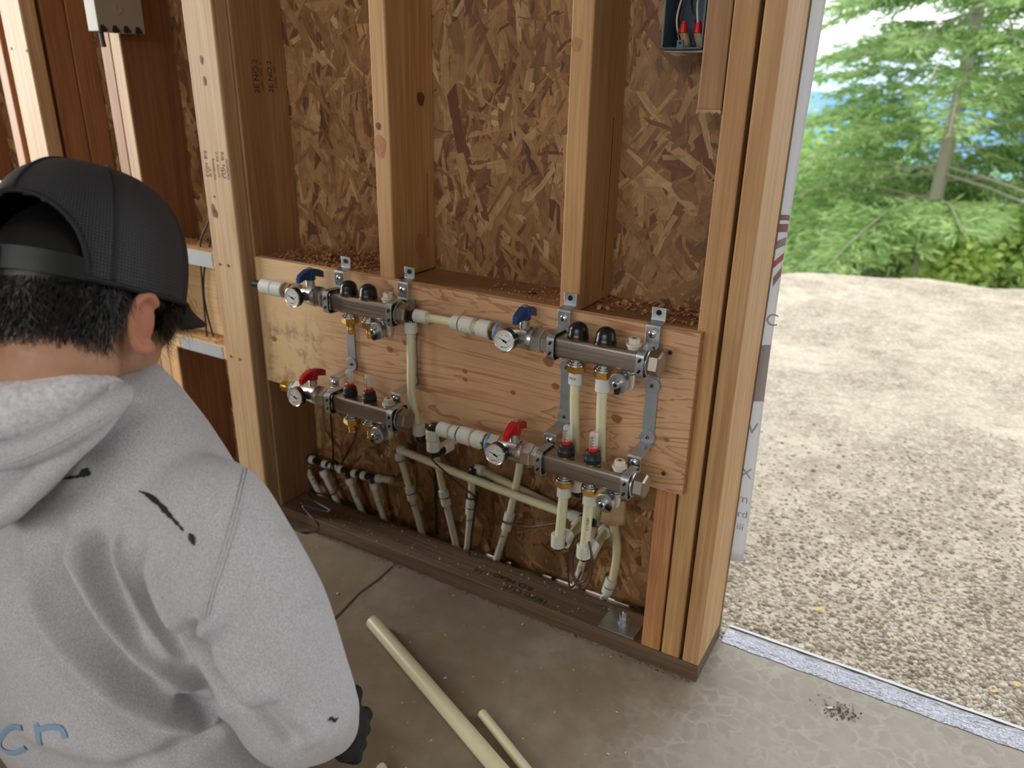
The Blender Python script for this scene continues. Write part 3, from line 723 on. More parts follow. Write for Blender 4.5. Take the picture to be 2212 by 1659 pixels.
def bracket(x, label, ox_up, ox_lo, dx_up, dx_lo):
    """steel hanger: strap screwed to the board, stepped arms and clamp bands round both header tubes"""
    t = thing('manifold_bracket', label, 'bracket', (x, -.02, .58))
    w = .0118
    def ribbon(path, name, mat, hole=None):
        g = G(); n = len(path); th = .0018; vs = []
        for i, (y, z) in enumerate(path):
            a = Vector(path[max(i - 1, 0)]); b_ = Vector(path[min(i + 1, n - 1)]); d = (b_ - a).normalized(); nr = Vector((d.y, -d.x))
            for s in (-1, 1):
                for q in (0, 1): vs.append((x + s * w, y + nr.x * th * (q - .5), z + nr.y * th * (q - .5)))
        fs = [(0, 1, 3, 2), (4 * n - 4, 4 * n - 2, 4 * n - 1, 4 * n - 3)]
        for i in range(n - 1):
            b0 = 4 * i; fs += [(b0, b0 + 4, b0 + 5, b0 + 1), (b0 + 1, b0 + 5, b0 + 7, b0 + 3), (b0 + 3, b0 + 7, b0 + 6, b0 + 2), (b0 + 2, b0 + 6, b0 + 4, b0)]
        return g.add(vs, fs).build(name, M[mat], t, 25, bevel=.0006)
    ua = ribbon([(-.0215, .719), (-.0215, .6985), (-.0225, .6965), (-.0425, .6935), (-.0435, .691), (-.0435, .664), (-.0470, .6605), (-.052, .658)], 'upper_arm', 'zinc')
    G().cyl((x, -.0222, .7105), (x, -.0232, .7105), .0046, 16).build('screw_hole', M['dark'], ua)
    la = ribbon([(-.0215, .480), (-.0220, .4785), (-.0760, .4755), (-.0775, .473), (-.0775, .452), (-.0840, .4485), (-.089, .446)], 'lower_arm', 'zinc')
    for arm, y, z in ((ua, -.0445, .6795), (la, -.0785, .4645)):
        s = G().lathe((x, y, z), (x, y - 1, z), [(0, .0062), (.002, .0062), (.0035, .0045), (.004, .001)], 16).build('bolt', M['chrome'], arm, 40)
        G().box(x - .0034, x + .0034, y - .0045, y - .0036, z - .0006, z + .0006).box(x - .0006, x + .0006, y - .0045, y - .0036, z - .0034, z + .0034).build('bolt_cross', M['dark'], arm, None)
    st = G().box(x - .0112, x + .0112, -.0225, -.0198, .482, .657).build('strap', M['strap'], t, None, bevel=.0006)
    for z in (.5845, .4895):
        G().cyl((x, -.0224, z), (x, -.0248, z), .0142, 28, ch=.0005).build('washer', M['strap'], st, 30)
        q = G().cyl((x, -.0246, z), (x, -.0266, z), .0036, 12, ch=.0006).build('screw', M['brassold'], st, 30)
        G().cyl((x, -.0265, z), (x, -.0269, z), .0015, 6).build('screw_recess', M['dark'], st)
    for cx, cy, cz in ((ox_up + dx_up, UY, UZ), (ox_lo + dx_lo, LY, LZ)):
        ou = rrect(.051, .047, .011, 6); inn = rrect(.0475, .0435, .0095, 6)
        cb = G().band(ou, inn, Y, Z, (cx, cy - .001, cz), X, -.0065, .0065).build('clamp_band', M['zinc'], t, 40, bevel=.0004)
        for dz in (.009, -.009):
            G().prism(rrect(.0048, .0078, .0022), X, (Z + X * .45).normalized(), (cx, cy - .0267, cz + dz), -Y, 0, .0003).build('clamp_slot', M['dark'], cb, None)
        G().band(rrect(.0470, .0430, .010, 4), rrect(.0362, .0362, .007, 4), Y, Z, (cx, cy - .001, cz), X, -.005, .004).build('rubber_liner', M['blackm'], cb, 40)
UL, UR, LL, LR = -.0165, .4815, .0025, .4865
bracket(-.070, 'zinc hanger strap on the left end of the left manifolds', UL, LL, -.040, -.040)
bracket(.092, 'zinc hanger strap behind the tall vertical pipe', UL, LL, .119, .119)
bracket(.438, 'zinc hanger strap on the left end of the right manifolds', UR, LR, -.038, -.040)
bracket(.5975, 'zinc hanger strap nearest the opening jamb', UR, LR, .1195, .1185)

# ================================================================ PEX PIPING
class Run:
    def __init__(s, label, loc, name='pipe_run', cat='pipe', group=None): s.t = thing(name, label, cat, tuple(loc), group)
    def pipe(s, pts, r=.008, mat='pex', smooth=5): return G().tube(pts, r, 16, smooth=smooth).build('pipe', M[mat], s.t, 40)
    def ring(s, c, d, r=.0118, L=.02, mat='ring'):
        c = Vector(c); d = Vector(d).normalized(); h = L / 2
        return G().lathe(c - d * h, c + d * h, [(0, r - .0016), (.0015, r), (L - .0015, r), (L, r - .0016)], 24).build('expansion_ring', M[mat], s.t, 40)
    def elbow(s, c, d1, d2, r=.0085, L=.018):
        c = Vector(c); d1 = Vector(d1).normalized(); d2 = Vector(d2).normalized()
        return G().tube([c + d1 * L, c + d1 * L * .45, c + (d1 + d2) * L * .12, c + d2 * L * .45, c + d2 * L], r, 14, smooth=4).build('elbow', M['black'], s.t, 40)
    def coupling(s, p, q, r=.0118):
        """two white rings with a dark gap and the coupling between them"""
        p, q = Vector(p), Vector(q); d = (q - p).normalized(); L = (q - p).length
        s.ring(p + d * L * .24, d, r, L * .48); s.ring(p + d * L * .76, d, r, L * .48)
        G().cyl(p + d * (L * .5 - .0012), p + d * (L * .5 + .0012), r * .93, 18).build('coupling', M['black'], s.t)
    def mark(s, ch, px, py, y, size=.012, u=(0, 0, -1), up=(1, 0, 0)):
        p = at(px, py, 'y', y)
        d = (CAM - p).normalized(); p = p + d * .0002
        u = Vector(u); u = (u - d * u.dot(d)).normalized(); v = d.cross(u)
        text('pipe_writing', ch, size, frame(p, u, v), M['marker'], s.t)

# capped stub on the upper left valve
r = Run('capped white stub on the inlet of the upper left manifold', (-.22, UY, UZ - .02))
r.ring((-.2415, UY, UZ), X, .0162, .033); r.ring((-.2085, UY, UZ), X, .0165, .031)
G().cyl((-.284, UY, UZ), (-.256, UY, UZ), .0098, 18, ch=.001).build('plug', M['black'], r.t)
# feed into the upper right valve
r = Run('white ringed feed pipe entering the upper right blue valve', (.23, UY, UZ - .02))
zc = UZ + .0015
r.elbow((.134, UY, zc), X, -Z)
r.ring((.160, UY, zc), X, .0122, .029); r.pipe([(.150, UY, zc), (.30, UY, zc + .001)], .0082, smooth=0)
r.ring((.2395, UY, zc + .001), X, .0135, .018); G().cyl((.2475, UY, zc + .001), (.2495, UY, zc + .001), .0138, 20).build('coupling', M['black'], r.t)
r.ring((.2635, UY, zc + .001), X, .0155, .028); r.pipe([(.27, UY, zc + .001), (.318, UY, zc + .001)], .0112, smooth=0); r.ring((.300, UY, zc), X, .0160, .027)
# tall vertical pipe between the manifolds
r = Run('tall vertical cream pipe between the left and right manifolds', (.13, UY, .42))
bt = at(905, 935, 'y', -.085)
r.ring((.134, UY, UZ - .024), Z, .0125, .022); r.pipe([(.134, UY, UZ - .01), (.1345, UY - .003, .56), (.136, UY - .006, .48), (bt.x, bt.y, bt.z + .0)], .0083)
r.ring((bt.x, bt.y, bt.z + .008), Z, .0125, .024); r.elbow((bt.x, bt.y, bt.z - .016), Z, Vector((.55, .85, .1)), .0095, .02)
# feed into the lower right valve with its stacked rings
r = Run('white ringed feed entering the lower right red valve', (.25, LY, LZ - .02))
e0 = at(932, 917, 'y', LY)
zc = LZ + .001
r.elbow((e0.x, LY, zc), X, -Z, .0095, .018)
r.ring((.2335, LY, zc), X, .0140, .026); r.pipe([(.235, LY, zc), (.29, LY, zc)], .0105, smooth=0)
r.ring((.2575, LY, zc), X, .0140, .016); G().cyl((.2655, LY, zc), (.2675, LY, zc), .0142, 20).build('coupling', M['black'], r.t)
r.ring((.2815, LY, zc), X, .0162, .027); r.pipe([(.29, LY, zc), (.315, LY, zc)], .0125, smooth=0); r.ring((.3125, LY, zc), X, .0168, .026)
p1 = at(934, 938, 'y', LY); p2 = at(936, 962, 'y', LY); p3 = at(938, 976, 'y', LY)
r.ring(p1, Z, .0132, .021); r.ring(p2, Z, .0130, .022); r.pipe([p1, p2], .0105, smooth=0)
r.elbow(p3 - Z * .004, Z, Vector((.12, 1, .05)), .0105, .022)
q = Vector((p3.x + .012, .02, p3.z + .004)); r.ring(Vector((p3.x + .004, LY + .035, p3.z - .002)), Vector((.12, 1, .05)), .0125, .022); r.pipe([p3, q, Vector((q.x + .003, .085, q.z - .004))], .008)
G().box(.0, .0001, 0, .0001, 0, .0001)
elb = at(908, 915, 'y', -.03)

# risers out of the slab
RY = .104
def riser(label, pts, cpl, writing, top_elbow=None, ys=None, mat='pex'):
    """pts: pixels of the centre line, top to bottom; cpl: (first, last) pixel of the coupling"""
    P = [at(x, y, 'y', RY if ys is None else ys[i]) for i, (x, y) in enumerate(pts)]
    r = Run(label, (P[-1].x, RY, 0.0), 'riser_pipe')
    c0, c1 = at(*cpl[0], 'y', RY), at(*cpl[1], 'y', RY)
    k = min(range(len(P)), key=lambda i: (P[i] - c0).length)
    up = [p for p in P if p.z > c0.z + .004] + [c0 - (c0 - c1) * .4]
    r.pipe(up, .0082, mat); dn = [c1 - (c1 - c0) * .4] + [p for p in P if p.z < c1.z - .004]
    e = dn[-1] + (dn[-1] - dn[0]).normalized() * .04; e.z = min(e.z, -.0) ; dn.append(e)
    r.pipe(dn, .0080, 'pexw'); r.coupling(c0, c1)
    for w in writing: r.mark(*w)
    return r, P
r, P = riser('riser with the handwritten letter S at the left end of the long sloping pipe', [(868, 997), (876, 1024), (884, 1050), (891, 1079), (902, 1115), (912, 1152)], ((884, 1051), (891, 1080)), [("S", 893, 1092, .0955, .016, (0, 0, -1))])
r.elbow(at(861, 971, 'y', RY), X, -Z, .0088, .016); r.ring(at(863.5, 985, 'y', RY), Z, .0122, .018)
r2, P2 = riser('riser with the handwritten letter R left of the black zip tie', [(944, 990), (950, 1022), (957, 1057), (965, 1090), (974, 1130), (984, 1172)], ((957, 1058), (965, 1091)), [("R", 962, 1098, .0955, .014, (1, 0, 0))])
r3, P3 = riser('riser with the handwritten letter S bound with the black zip tie', [(1019, 1037), (1019, 1060), (1018, 1080), (1016, 1110), (1013, 1148), (1009, 1186)], ((1018, 1080), (1016, 1111)), [("S", 1013.5, 1124, .0955, .016, (0, 0, -1))])
r3.elbow(at(1019, 1014, 'y', RY), X, -Z, .0088, .016); r3.ring(at(1018.5, 1033, 'y', RY), Z, .0118, .016)
r4, P4 = riser('slanting riser with the handwritten letter R under the red valve', [(1124, 985), (1122, 1010), (1111, 1068), (1102, 1108), (1093, 1144), (1083, 1175), (1073, 1207)], ((1102, 1108), (1093, 1143)), [("R", 1085, 1158, .0955, .014, (0, 0, -1))])
# the two long sloping pipes behind the manifolds
r = Run('long sloping cream pipe in front, running under the lower right manifold', (.2, .08, .22))
a, b = at(871, 974, 'y', RY - .004), at(1243, 1117, 'y', RY - .02)
mid = (a + b) / 2 - Z * .004
r.pipe([a, mid, b], .0092); r.ring(at(869, 972, 'y', RY), X, .0128, .021); r.ring(b, b - a, .0130, .022)
tee = at(1257, 1121, 'y', RY - .02); G().tube([b, tee, tee + X * .03], .0092, 14, smooth=0).build('tee', M['black'], r.t)
g1 = at(1249, 1133, 'y', .055); r.ring(g1, Vector((-.1, -1, -.35)), .0125, .02)
g2 = at(1222, 1175, 'y', -.075); r.pipe([tee, g1, g2], .0085, smooth=0); r.ring(at(1290, 1123, 'y', RY + .004), X, .0125, .026)
r = Run('second sloping cream pipe partly hidden behind the long one', (.3, .11, .2))
a, b = at(1043, 1018, 'y', RY + .012), at(1320, 1152, 'y', RY + .016)
r.pipe([a, (a + b) / 2, b], .0090); r.ring(at(1036, 1015, 'y', RY + .006), X, .0124, .02)
g1 = at(1306, 1148, 'y', .06); g2 = at(1277, 1200, 'y', -.075)
r.ring(g1, (g2 - g1), .0132, .022); r.pipe([b, g1, g2], .0088, smooth=0)
# lower right outlets: drop pipes that elbow back into the wall
for lab, x, pts, el, w in (('left drop pipe under the lower right manifold ending in a black elbow', LR, ((1217, 1075), (1209, 1155)), (1205, 1180), None),
                           ('printed right drop pipe under the lower right manifold ending in a black elbow', LR + .0495, ((1272, 1085), (1263, 1180)), (1260, 1203), 1)):
    r = Run(lab, (x, LY, .28), 'drop_pipe')
    a = Vector((x, LY, LZ - .043)); e = at(*el, 'y', LY)
    r.ring(a - Z * .008, Z, .0128, .022); r.pipe([a, at(*pts[0], 'y', LY), at(*pts[1], 'y', LY), e + Z * .012], .0088)
    r.ring(e + Z * .013, Z, .0130, .026); r.elbow(e - Z * .004, Z, Vector((.1, 1, .42)), .0098, .02)
    r.ring(e + Vector((.1, 1, .42)).normalized() * .026 - Z * .002, Vector((.1, 1, .42)), .0128, .022)
    if w: r.mark('ASTM F876 1/2', 1269, 1122, LY - .0088, .0062, (0.02, 0, -1))
# upper right outlets: pipes that run down behind the lower manifold
r = Run('left cream pipe dropping from the upper right manifold behind the lower one', (UR, UY, .36), 'drop_pipe')
a = Vector((UR, UY, UZ - .043)); e = at(1245, 1060, 'y', -.055)
r.ring(a - Z * .009, Z, .0126, .024); r.pipe([a, Vector((UR - .002, UY + .006, .53)), e + Z * .01], .0086); r.ring(e + Z * .012, Z, .0124, .022); r.elbow(e - Z * .006, Z, Vector((.5, 1, -.1)), .0098, .02)
text('pipe_writing', 'PEX', .007, frame((UR, UY - .0128, UZ - .051), (1, 0, 0), (0, 0, 1)), M['ink'], r.t)
q = at(1288, 1123, 'y', RY); r.pipe([e - Z * .006, e + Vector((.02, .05, -.012)), q], .008)
r = Run('right cream pipe curving through the tan sleeve down to the slab', (UR + .05, UY, .36), 'drop_pipe')
a = Vector((UR + .0495, UY, UZ - .043))
pts = [a, Vector((UR + .048, UY + .006, .53)), at(1297, 1052, 'y', -.045), at(1309, 1078, 'y', -.015), at(1322, 1112, 'y', .03), at(1329, 1150, 'y', .062), at(1333, 1180, 'y', .078), at(1331, 1212, 'y', .09), at(1324, 1250, 'y', .1)]
r.ring(a - Z * .010, Z, .0130, .026); r.pipe(pts, .0088, smooth=6)
c0, c1 = at(1321, 1252, 'y', .1), at(1311, 1280, 'y', .1); r.coupling(c0, c1, .0125); r.pipe([c1, at(1304, 1293, 'y', .1), at(1297, 1308, 'y', .1) - Z * .02], .0085, 'pexw')
r.mark("WW", 1302.5, 1287, .091, .016, (0, 0, -1))
# tan bend sleeve
tl, tr_, br_, bl = at(1301, 1062, 'y', -.01), at(1352, 1084, 'y', .0), at(1352, 1131, 'y', .02), at(1299, 1125, 'y', .015)
sv = []; nS = 9
for j in range(5):
    for i in range(nS):
        u, v = i / (nS - 1), j / 4
        p = (tl * (1 - u) + tr_ * u) * (1 - v) + (bl * (1 - u) + br_ * u) * v
        p = p + Vector((0, -.010 * math.sin(math.pi * u) - (.006 * (v - .75) * 4 if v > .75 else 0), 0))
        sv.append(p)
sl = G().add(sv, [(j * nS + i, j * nS + i + 1, (j + 1) * nS + i + 1, (j + 1) * nS + i) for j in range(4) for i in range(nS - 1)]).build('bend_sleeve', M['card'], smooth=60)
sm = sl.modifiers.new('thick', 'SOLIDIFY'); sm.thickness = .0018
tag(sl, 'tan folded bend sleeve wrapped over a pipe beside the drain cock', 'sleeve')
# short white riser behind the right drop pipe
r, _ = riser('white riser with dark writing behind the coiled brown wire', [(1284, 1135), (1275, 1165), (1264, 1200), (1256, 1222), (1249, 1246), (1240, 1275)], ((1275, 1165), (1264, 1200)), [("6.5", 1246, 1249, .0955, .012, (0, 0, -1)), ("K", 1253, 1226, .0955, .012, (0, 0, -1))], mat='pexw')

# tee header of black fittings and white rings with six risers
bpx = lambda x, y: (560 + x / 5.027, 920 + y / 5.027)
T = lambda x, y: at(*bpx(x, y), 'y', RY)
r = Run('row of black tees and white rings feeding six short risers', (-.28, RY, .03), 'tee_header', 'pipe header')
hp = [T(185, 212), T(440, 300), T(650, 392), T(950, 487), T(1200, 552), T(1320, 575)]
for k, (a, b) in enumerate((((165, 210), (395, 285)), ((395, 285), (590, 370)), ((590, 370), (760, 425)), ((860, 463), (1090, 525)), ((1090, 525), (1310, 575)))):
    G().tube([T(*a), T(*b)], .0078, 14, smooth=0).build('tee', M['black'], r.t)
r.pipe([T(700, 412), T(900, 474)], .0070, 'pexw', 0); r.pipe([T(1290, 570), T(1440, 590)], .0085, 'pexw', 0)
for x, y in ((195, 215), (228, 225), (318, 258), (395, 285), (510, 338), (578, 368), (718, 415), (882, 472), (1038, 516), (1138, 540), (1300, 572)):
    d = (T(x + 10, y + 3) - T(x - 10, y - 3)); r.ring(T(x, y), d, .0108, .0145)
for k, (tx, ty, bx, by) in enumerate(((185, 262, 312, 600), (290, 312, 455, 655), (490, 395, 652, 725), (690, 485, 835, 800), (975, 570, 1112, 920), (1240, 620, 1352, 1000))):
    a, b = T(tx, ty), T(bx, by); e = b + (b - a).normalized() * .045; e.z = max(e.z, -.02)
    r.pipe([a, (a + b) / 2 - X * .002, b, e], .0078, 'pexw'); r.ring(a + (b - a).normalized() * .008, b - a, .0112, .017)
    G().tube([a - (b - a).normalized() * .012, a + (b - a).normalized() * .004], .0072, 12, smooth=0).build('tee_branch', M['black'], r.t)
    if k in (1, 2, 4, 5):
        m_ = a.lerp(b, .55); d_ = (CAM - m_).normalized(); u_ = (b - a).normalized(); u_ = (u_ - d_ * u_.dot(d_)).normalized()
        text('pipe_writing', {1: 'R-1 bdrm', 2: 'C  E N', 4: 'N', 5: 'L'}[k], .011, frame(m_ + d_ * .0081, u_, d_.cross(u_)), M['marker'], r.t)
# green painted stripe on the sheathing
tag(G().tube([at(939, 985, 'y', .136), at(941, 1070, 'y', .1365), at(944, 1155, 'y', .137)], .0035, 8).build('green_cord', M['green']), 'dark green cord hanging down the sheathing behind the R riser', 'cord')

# ================================================================ WIRES AND TIES
def wire(name, label, pts, r, mat, cat='wire', smooth=6):
    return tag(G().tube(pts, r, 8, smooth=smooth).build(name, M[mat], smooth=60, origin=pts[-1]), label, cat)
wp = [(925, 960, -.04), (926, 978, -.03), (940, 1000, .02), (970, 1026, .06), (1000, 1052, .085), (1022, 1070, .09), (1045, 1095, .09), (1068, 1118, .09), (1105, 1133, .088), (1150, 1138, .085), (1205, 1131, .07), (1232, 1138, .03), (1239, 1158, -.02), (1232, 1182, -.03), (1224, 1212, -.02)]
wire('sensor_wire', 'long brown wire sagging across the risers to the right', [at(x, y, 'y', d) for x, y, d in wp], .0021, 'cableb')
cg = []
for k in range(62):
    a = 2 * math.pi * k / 20; s_ = 1 + .12 * math.sin(k * .31)
    cg.append(at(1250 + 22 * s_ * math.sin(a) + k * .12, 1205 - 52 * s_ * math.cos(a) + (12 if k > 30 else 0), 'y', -.115 + .02 * math.sin(a * .5) + .03 * k / 62))
wire('wire_coil', 'brown wire hanging in loops round the right drop pipe', cg, .0020, 'cableb', 'wire', 2)
wire('sensor_wire', 'thin brown wire tail hanging from the coil to the plate', [at(1226, 1212, 'y', -.08), at(1227, 1240, 'y', -.04), at(1231, 1268, 'y', .05), at(1242, 1262, 'y', .03), at(1256, 1235, 'y', -.06)], .0019, 'cableb')
wire('cable', 'black cable from the left red valve looping down over the plate', [at(713, 868, 'y', -.05), at(715, 910, 'y', 0), at(719, 960, 'y', .06), at(720, 1005, 'y', .085), at(724, 1030, 'y', .085), at(728, 1055, 'y', .08), at(718, 1069, 'y', .07), at(690, 1066, 'y', .06), at(667, 1062, 'y', .03), at(680, 1082, 'y', .01), at(713, 1102, 'y', -.005), at(700, 1104, 'y', -.01), at(656, 1092, 'y', -.02), at(665, 1108, 'y', -.03), at(688, 1134, 'y', -.04), at(680, 1148, 'z', .004), at(655, 1150, 'z', .003), at(630, 1140, 'z', .003)], .0022, 'cable')
wire('cable', 'black cable slanting from the left brass outlet to the tee header', [at(771, 925, 'y', -.08), at(764, 950, 'y', 0), at(752, 975, 'y', .06), at(739, 1000, 'y', .088)], .0022, 'cable')
tie = at(722, 1008, 'y', RY); tg = G()
tg.tube([tie + Vector((0, .013 * math.cos(a), .013 * math.sin(a))) for a in [i * 2 * math.pi / 12 for i in range(13)]], .0022, 6, smooth=2)
tag(tg.build('zip_tie', M['black']), 'small black zip tie round the tee header', 'zip tie')
zt = thing('zip_tie', 'long black zip tie hanging from the middle S riser', 'zip tie', tuple(at(1012, 1200, 'y', .07)))
zc_ = at(1019, 1070, 'y', RY)
G().tube([zc_ + Vector((.0125 * math.cos(a), .0125 * math.sin(a), .004 * math.sin(a))) for a in [i * 2 * math.pi / 16 for i in range(17)]], .0018, 6, smooth=2).build('loop', M['black'], zt)
h_ = at(1028, 1078, 'y', .085); G().box(h_.x - .004, h_.x + .004, h_.y - .004, h_.y + .003, h_.z - .006, h_.z + .004).build('head', M['black'], zt, None, bevel=.001)
G().tube([h_, at(1024, 1110, 'y', .082), at(1019, 1150, 'y', .078), at(1013, 1205, 'y', .072)], [.0024, .0024, .0023, .0012], 6, smooth=4).build('tail', M['black'], zt)
for lab, pts in (('left black wire threaded through the two taped blocks', [(452, 475, .0), (441, 500, .02), (433, 525, .03), (434, 575, .03), (440, 650, .03), (447, 729, .03)]), ('right black wire bowed between the two taped blocks', [(456, 505, .02), (453, 530, .04), (442, 577, .04), (440, 630, .04), (448, 680, .04), (461, 727, .04)])):
    wire('wire', lab, [at(x, y, 'y', d) for x, y, d in pts], .0024, 'cable')
wire('cable', 'white cable poking out behind the cap at the left edge', [at(-60, 370, 'y', -.02), at(0, 393, 'y', -.03), at(20, 407, 'y', -.04), at(70, 428, 'y', -.05), at(120, 440, 'y', -.05)], .0052, 'cablew')

# ================================================================ ELECTRICAL BOXES
gb = thing('junction_box', 'grey plastic junction box with four knockouts at the top left', 'box', (-.65, 0, 1.13))
x1, y0, y1, z0 = -.69, -.072, .040, 1.141
G().box(-.7286, x1, y0, y1, z0, 1.36).build('box_body', M['greybox'], gb, None, bevel=.002)
kw = [(-.0085, -.004), (-.0055, .008), (.001, .008), (.0095, -.003), (.006, -.006), (-.004, -.007)]
for px, py in ((223, 62), (250, 64), (274, 65), (299, 67)):
    p = at(px, py, 'x', x1); G().prism(kw, Y, Z, (x1, p.y, p.z), X, -.001, .0022).build('knockout', M['blackm'], gb, None, bevel=.0006)
p = at(255, 20, 'x', x1); G().lathe((x1 - .0005, p.y, p.z), (x1 + 1, p.y, p.z), [(0, .010), (.0012, .0098), (.0016, .0080), (.0008, .0075)], 24).build('embossed_disc', M['greybox'], gb, 30)
p = at(221, 88, 'x', -.712); G().tube([(-.712, p.y, z0 + .002), (-.711, p.y, z0 - .018), (-.710, p.y, z0 - .030)], [.0055, .005, .0058], 10, smooth=0).build('cable_stub', M['blackm'], gb)
eb = thing('electrical_box', 'open blue electrical box with wires beside the sawn-off stud', 'box', (.587, 0, 1.1))
x0, x1, z0 = .5545, .6165, 1.1005
G().box(x0, x0 + .0025, .002, .075, z0, 1.2).box(x1 - .0025, x1, .002, .075, z0, 1.2).box(x0, x1, .002, .075, z0, z0 + .0025).box(x0, x1, .002, .075, 1.1975, 1.2).box(x0, x1, .073, .075, z0, 1.2).build('box_body', M['bluebox'], eb, None, bevel=.0006)
G().box(x0 + .024, x0 + .034, .001, .004, z0, z0 + .012).build('mounting_ear', M['bluebox'], eb, None); G().cyl((x0 + .029, .0012, z0 + .008), (x0 + .029, .0004, z0 + .008), .0018, 10).build('ear_hole', M['dark'], eb)
G().cyl((x0 + .005, .004, z0 - .0035), (x1 + .004, .004, z0 - .0035), .0016, 8).build('nail', M['zinc'], eb)
for k, (px, py, c) in enumerate(((1477, 52, 'redp'), (1508, 52, 'redp'))):
    p = at(px, py, 'y', .03); nut = G().lathe(p + Z * .004, p - Z, [(0, .004), (.004, .0052), (.016, .0074)], 10).build('wire_nut', M[c], eb, 25)
    G().tube([p - Z * .010, p + Vector((.003, .01, -.026)), p + Vector((-.002, .025, -.03))], .0062, 8).build('wire_bundle', M['card'], eb)
for k in range(6):
    xa = x0 + .008 + k * .0088
    G().tube([(xa, .06, 1.199), (xa + rng.uniform(-.006, .006), .035, 1.17), (xa + rng.uniform(-.008, .008), .025, 1.14), (xa + rng.uniform(-.004, .008), .045, 1.112)], .0014, 6).build('wire', M[['cable', 'cablew', 'cableb'][k % 3]], eb)

# ================================================================ ANCHOR, LOOSE PIPES, DEBRIS, HOUSE WRAP
an = thing('anchor_plate', 'square steel anchor plate with bolt beside the cripple stud', 'plate', (.56, .04, .038))
G().box(.522, .598, .003, .078, .0382, .0425).build('steel_plate', M['zinc'], an, None, bevel=.0006)
c = at(1350, 1337, 'z', .048)
G().hexa((c.x, c.y, .0425), (c.x, c.y, .054), .0118, .001).build('nut', M['zinc'], an, 20); G().cyl((c.x, c.y, .05), (c.x, c.y, .066), .0062, 14, ch=.001).build('bolt', M['zinc'], an, 30); G().cyl((c.x, c.y, .0424), (c.x, c.y, .0445), .0142, 20).build('washer', M['zinc'], an)
def loose(label, p, q, rr):
    p, q = Vector(p), Vector(q); d = (q - p).normalized(); t = thing('loose_pipe', label, 'pipe', tuple(p))
    L = (q - p).length; n = 20
    a = d.cross(Z).normalized(); b_ = d.cross(a)
    G().lathe(p, q, [(.004, rr * .74), (0, rr * .78), (0, rr), (L, rr), (L, rr * .78), (L - .004, rr * .74)], 20, True).build('pipe_wall', M['pex'], t, 40)
    G().cyl(p + d * .0036, p + d * .0042, rr * .75, 16).build('pipe_bore', M['pexw'], t)
a = at(805, 1343, 'z', .0155); b = at(1080, 1665, 'z', .0155); loose('thick cream pipe lying on the slab, end near the plate', a, a + (b - a) * 2.2, .0145)
a = at(1041, 1541, 'z', .009); b = at(1137, 1662, 'z', .009); loose('thin cream pipe lying on the slab beside the thick one', a, a + (b - a) * 3.0, .0085)
a = at(822, 1657, 'z', .009); loose('stub of cream pipe at the bottom edge below the elbow', a, a + (b - at(1041, 1541, 'z', .009)) * 2.0, .0085)
# wood shavings on the header and blocks
def shavings(name, label, n, f, mat='shav', smin=.003, smax=.012):
    g = G()
    for _ in range(n):
        c = Vector(f()); a = rng.uniform(0, 6.28); L = rng.uniform(smin, smax); w = L * rng.uniform(.2, .6)
        u = Vector((math.cos(a), math.sin(a), rng.uniform(-.25, .35))); v = Vector((-math.sin(a), math.cos(a), rng.uniform(-.3, .3)))
        k = rng.uniform(.0, .35) * L
        g.add([c - u * L / 2 - v * w / 2, c + Z * k - v * w / 2, c + u * L / 2 - v * w / 2, c + u * L / 2 + v * w / 2, c + Z * k + v * w / 2, c - u * L / 2 + v * w / 2], [(0, 1, 4, 5), (1, 2, 3, 4)])
    return tag(g.build(name, M[mat], smooth=None), label, 'shavings', kind='stuff')
tri = lambda a, b: rng.triangular(a, b)
def pile():
    x, y = rng.triangular(-.35, -.01, -.2), rng.uniform(.01, .136); return (x, y, .682 + max(0, .02 - abs(x + .2) * .1) * rng.random() * (y / .14))
shavings('wood_shavings', 'heap of wood shavings on the left end of the header', 900, pile)
shavings('wood_shavings', 'wood shavings on the header left of the right stud', 170, lambda: (rng.triangular(.2, .405, .38), rng.uniform(.02, .136), .682), smax=.008)
shavings('wood_shavings', 'splintered shavings on the header right of the right stud', 200, lambda: (rng.uniform(.447, .64), rng.triangular(.02, .136, .12), .683), smax=.018)
shavings('wood_shavings', 'sawdust scattered on the upper taped block', 260, lambda: (rng.uniform(-.70, -.47), rng.uniform(.004, .085), .673), smax=.008)
shavings('wood_shavings', 'sawdust scattered on the lower taped block', 240, lambda: (rng.triangular(-.72, -.47, -.5), rng.uniform(.004, .055), .4415), smax=.007)
shavings('wood_crumbs', 'tiny pale crumbs scattered over the plate and slab', 130, lambda: (rng.uniform(-.4, .7), rng.uniform(-.5, .0), .001), 'chip', .0015, .006)
shavings('plate_crumbs', 'crumbs lying on top of the bottom plate', 130, lambda: (rng.uniform(-.4, .6), rng.uniform(.004, .085), .0388), 'chip', .0015, .005)
shavings('dirt_line', 'dark dirt gathered along the foot of the plate', 500, lambda: (rng.uniform(-.3, .72), -abs(rng.gauss(0, .006)), .0008), 'dirt', .001, .004)
def chip(name, label, px, py, s, mat, z=-.098, cat='debris'):
    p = at(px, py, 'z', z); pts = [(-s, -s * .3), (-s * .2, -s * .6), (s, -s * .2), (s * .7, s * .5), (-s * .3, s * .35)]
    a = rng.uniform(0, 3)
    return tag(G().prism(pts, (math.cos(a), math.sin(a), .15), (-math.sin(a), math.cos(a), .1), p, Z, 0, s * .25).build(name, M[mat], smooth=None, bevel=.0006), label, cat)
chip('wood_chip', 'blond wood chip lying alone on the gravel near the jamb', 1767, 1316, .012, 'chip')
chip('wood_chip', 'small blond wood chip on the gravel above the loose nail', 2145, 1493, .009, 'chip')
chip('wood_chip', 'blond wood chip on the gravel at the right edge', 2198, 1480, .009, 'chip')
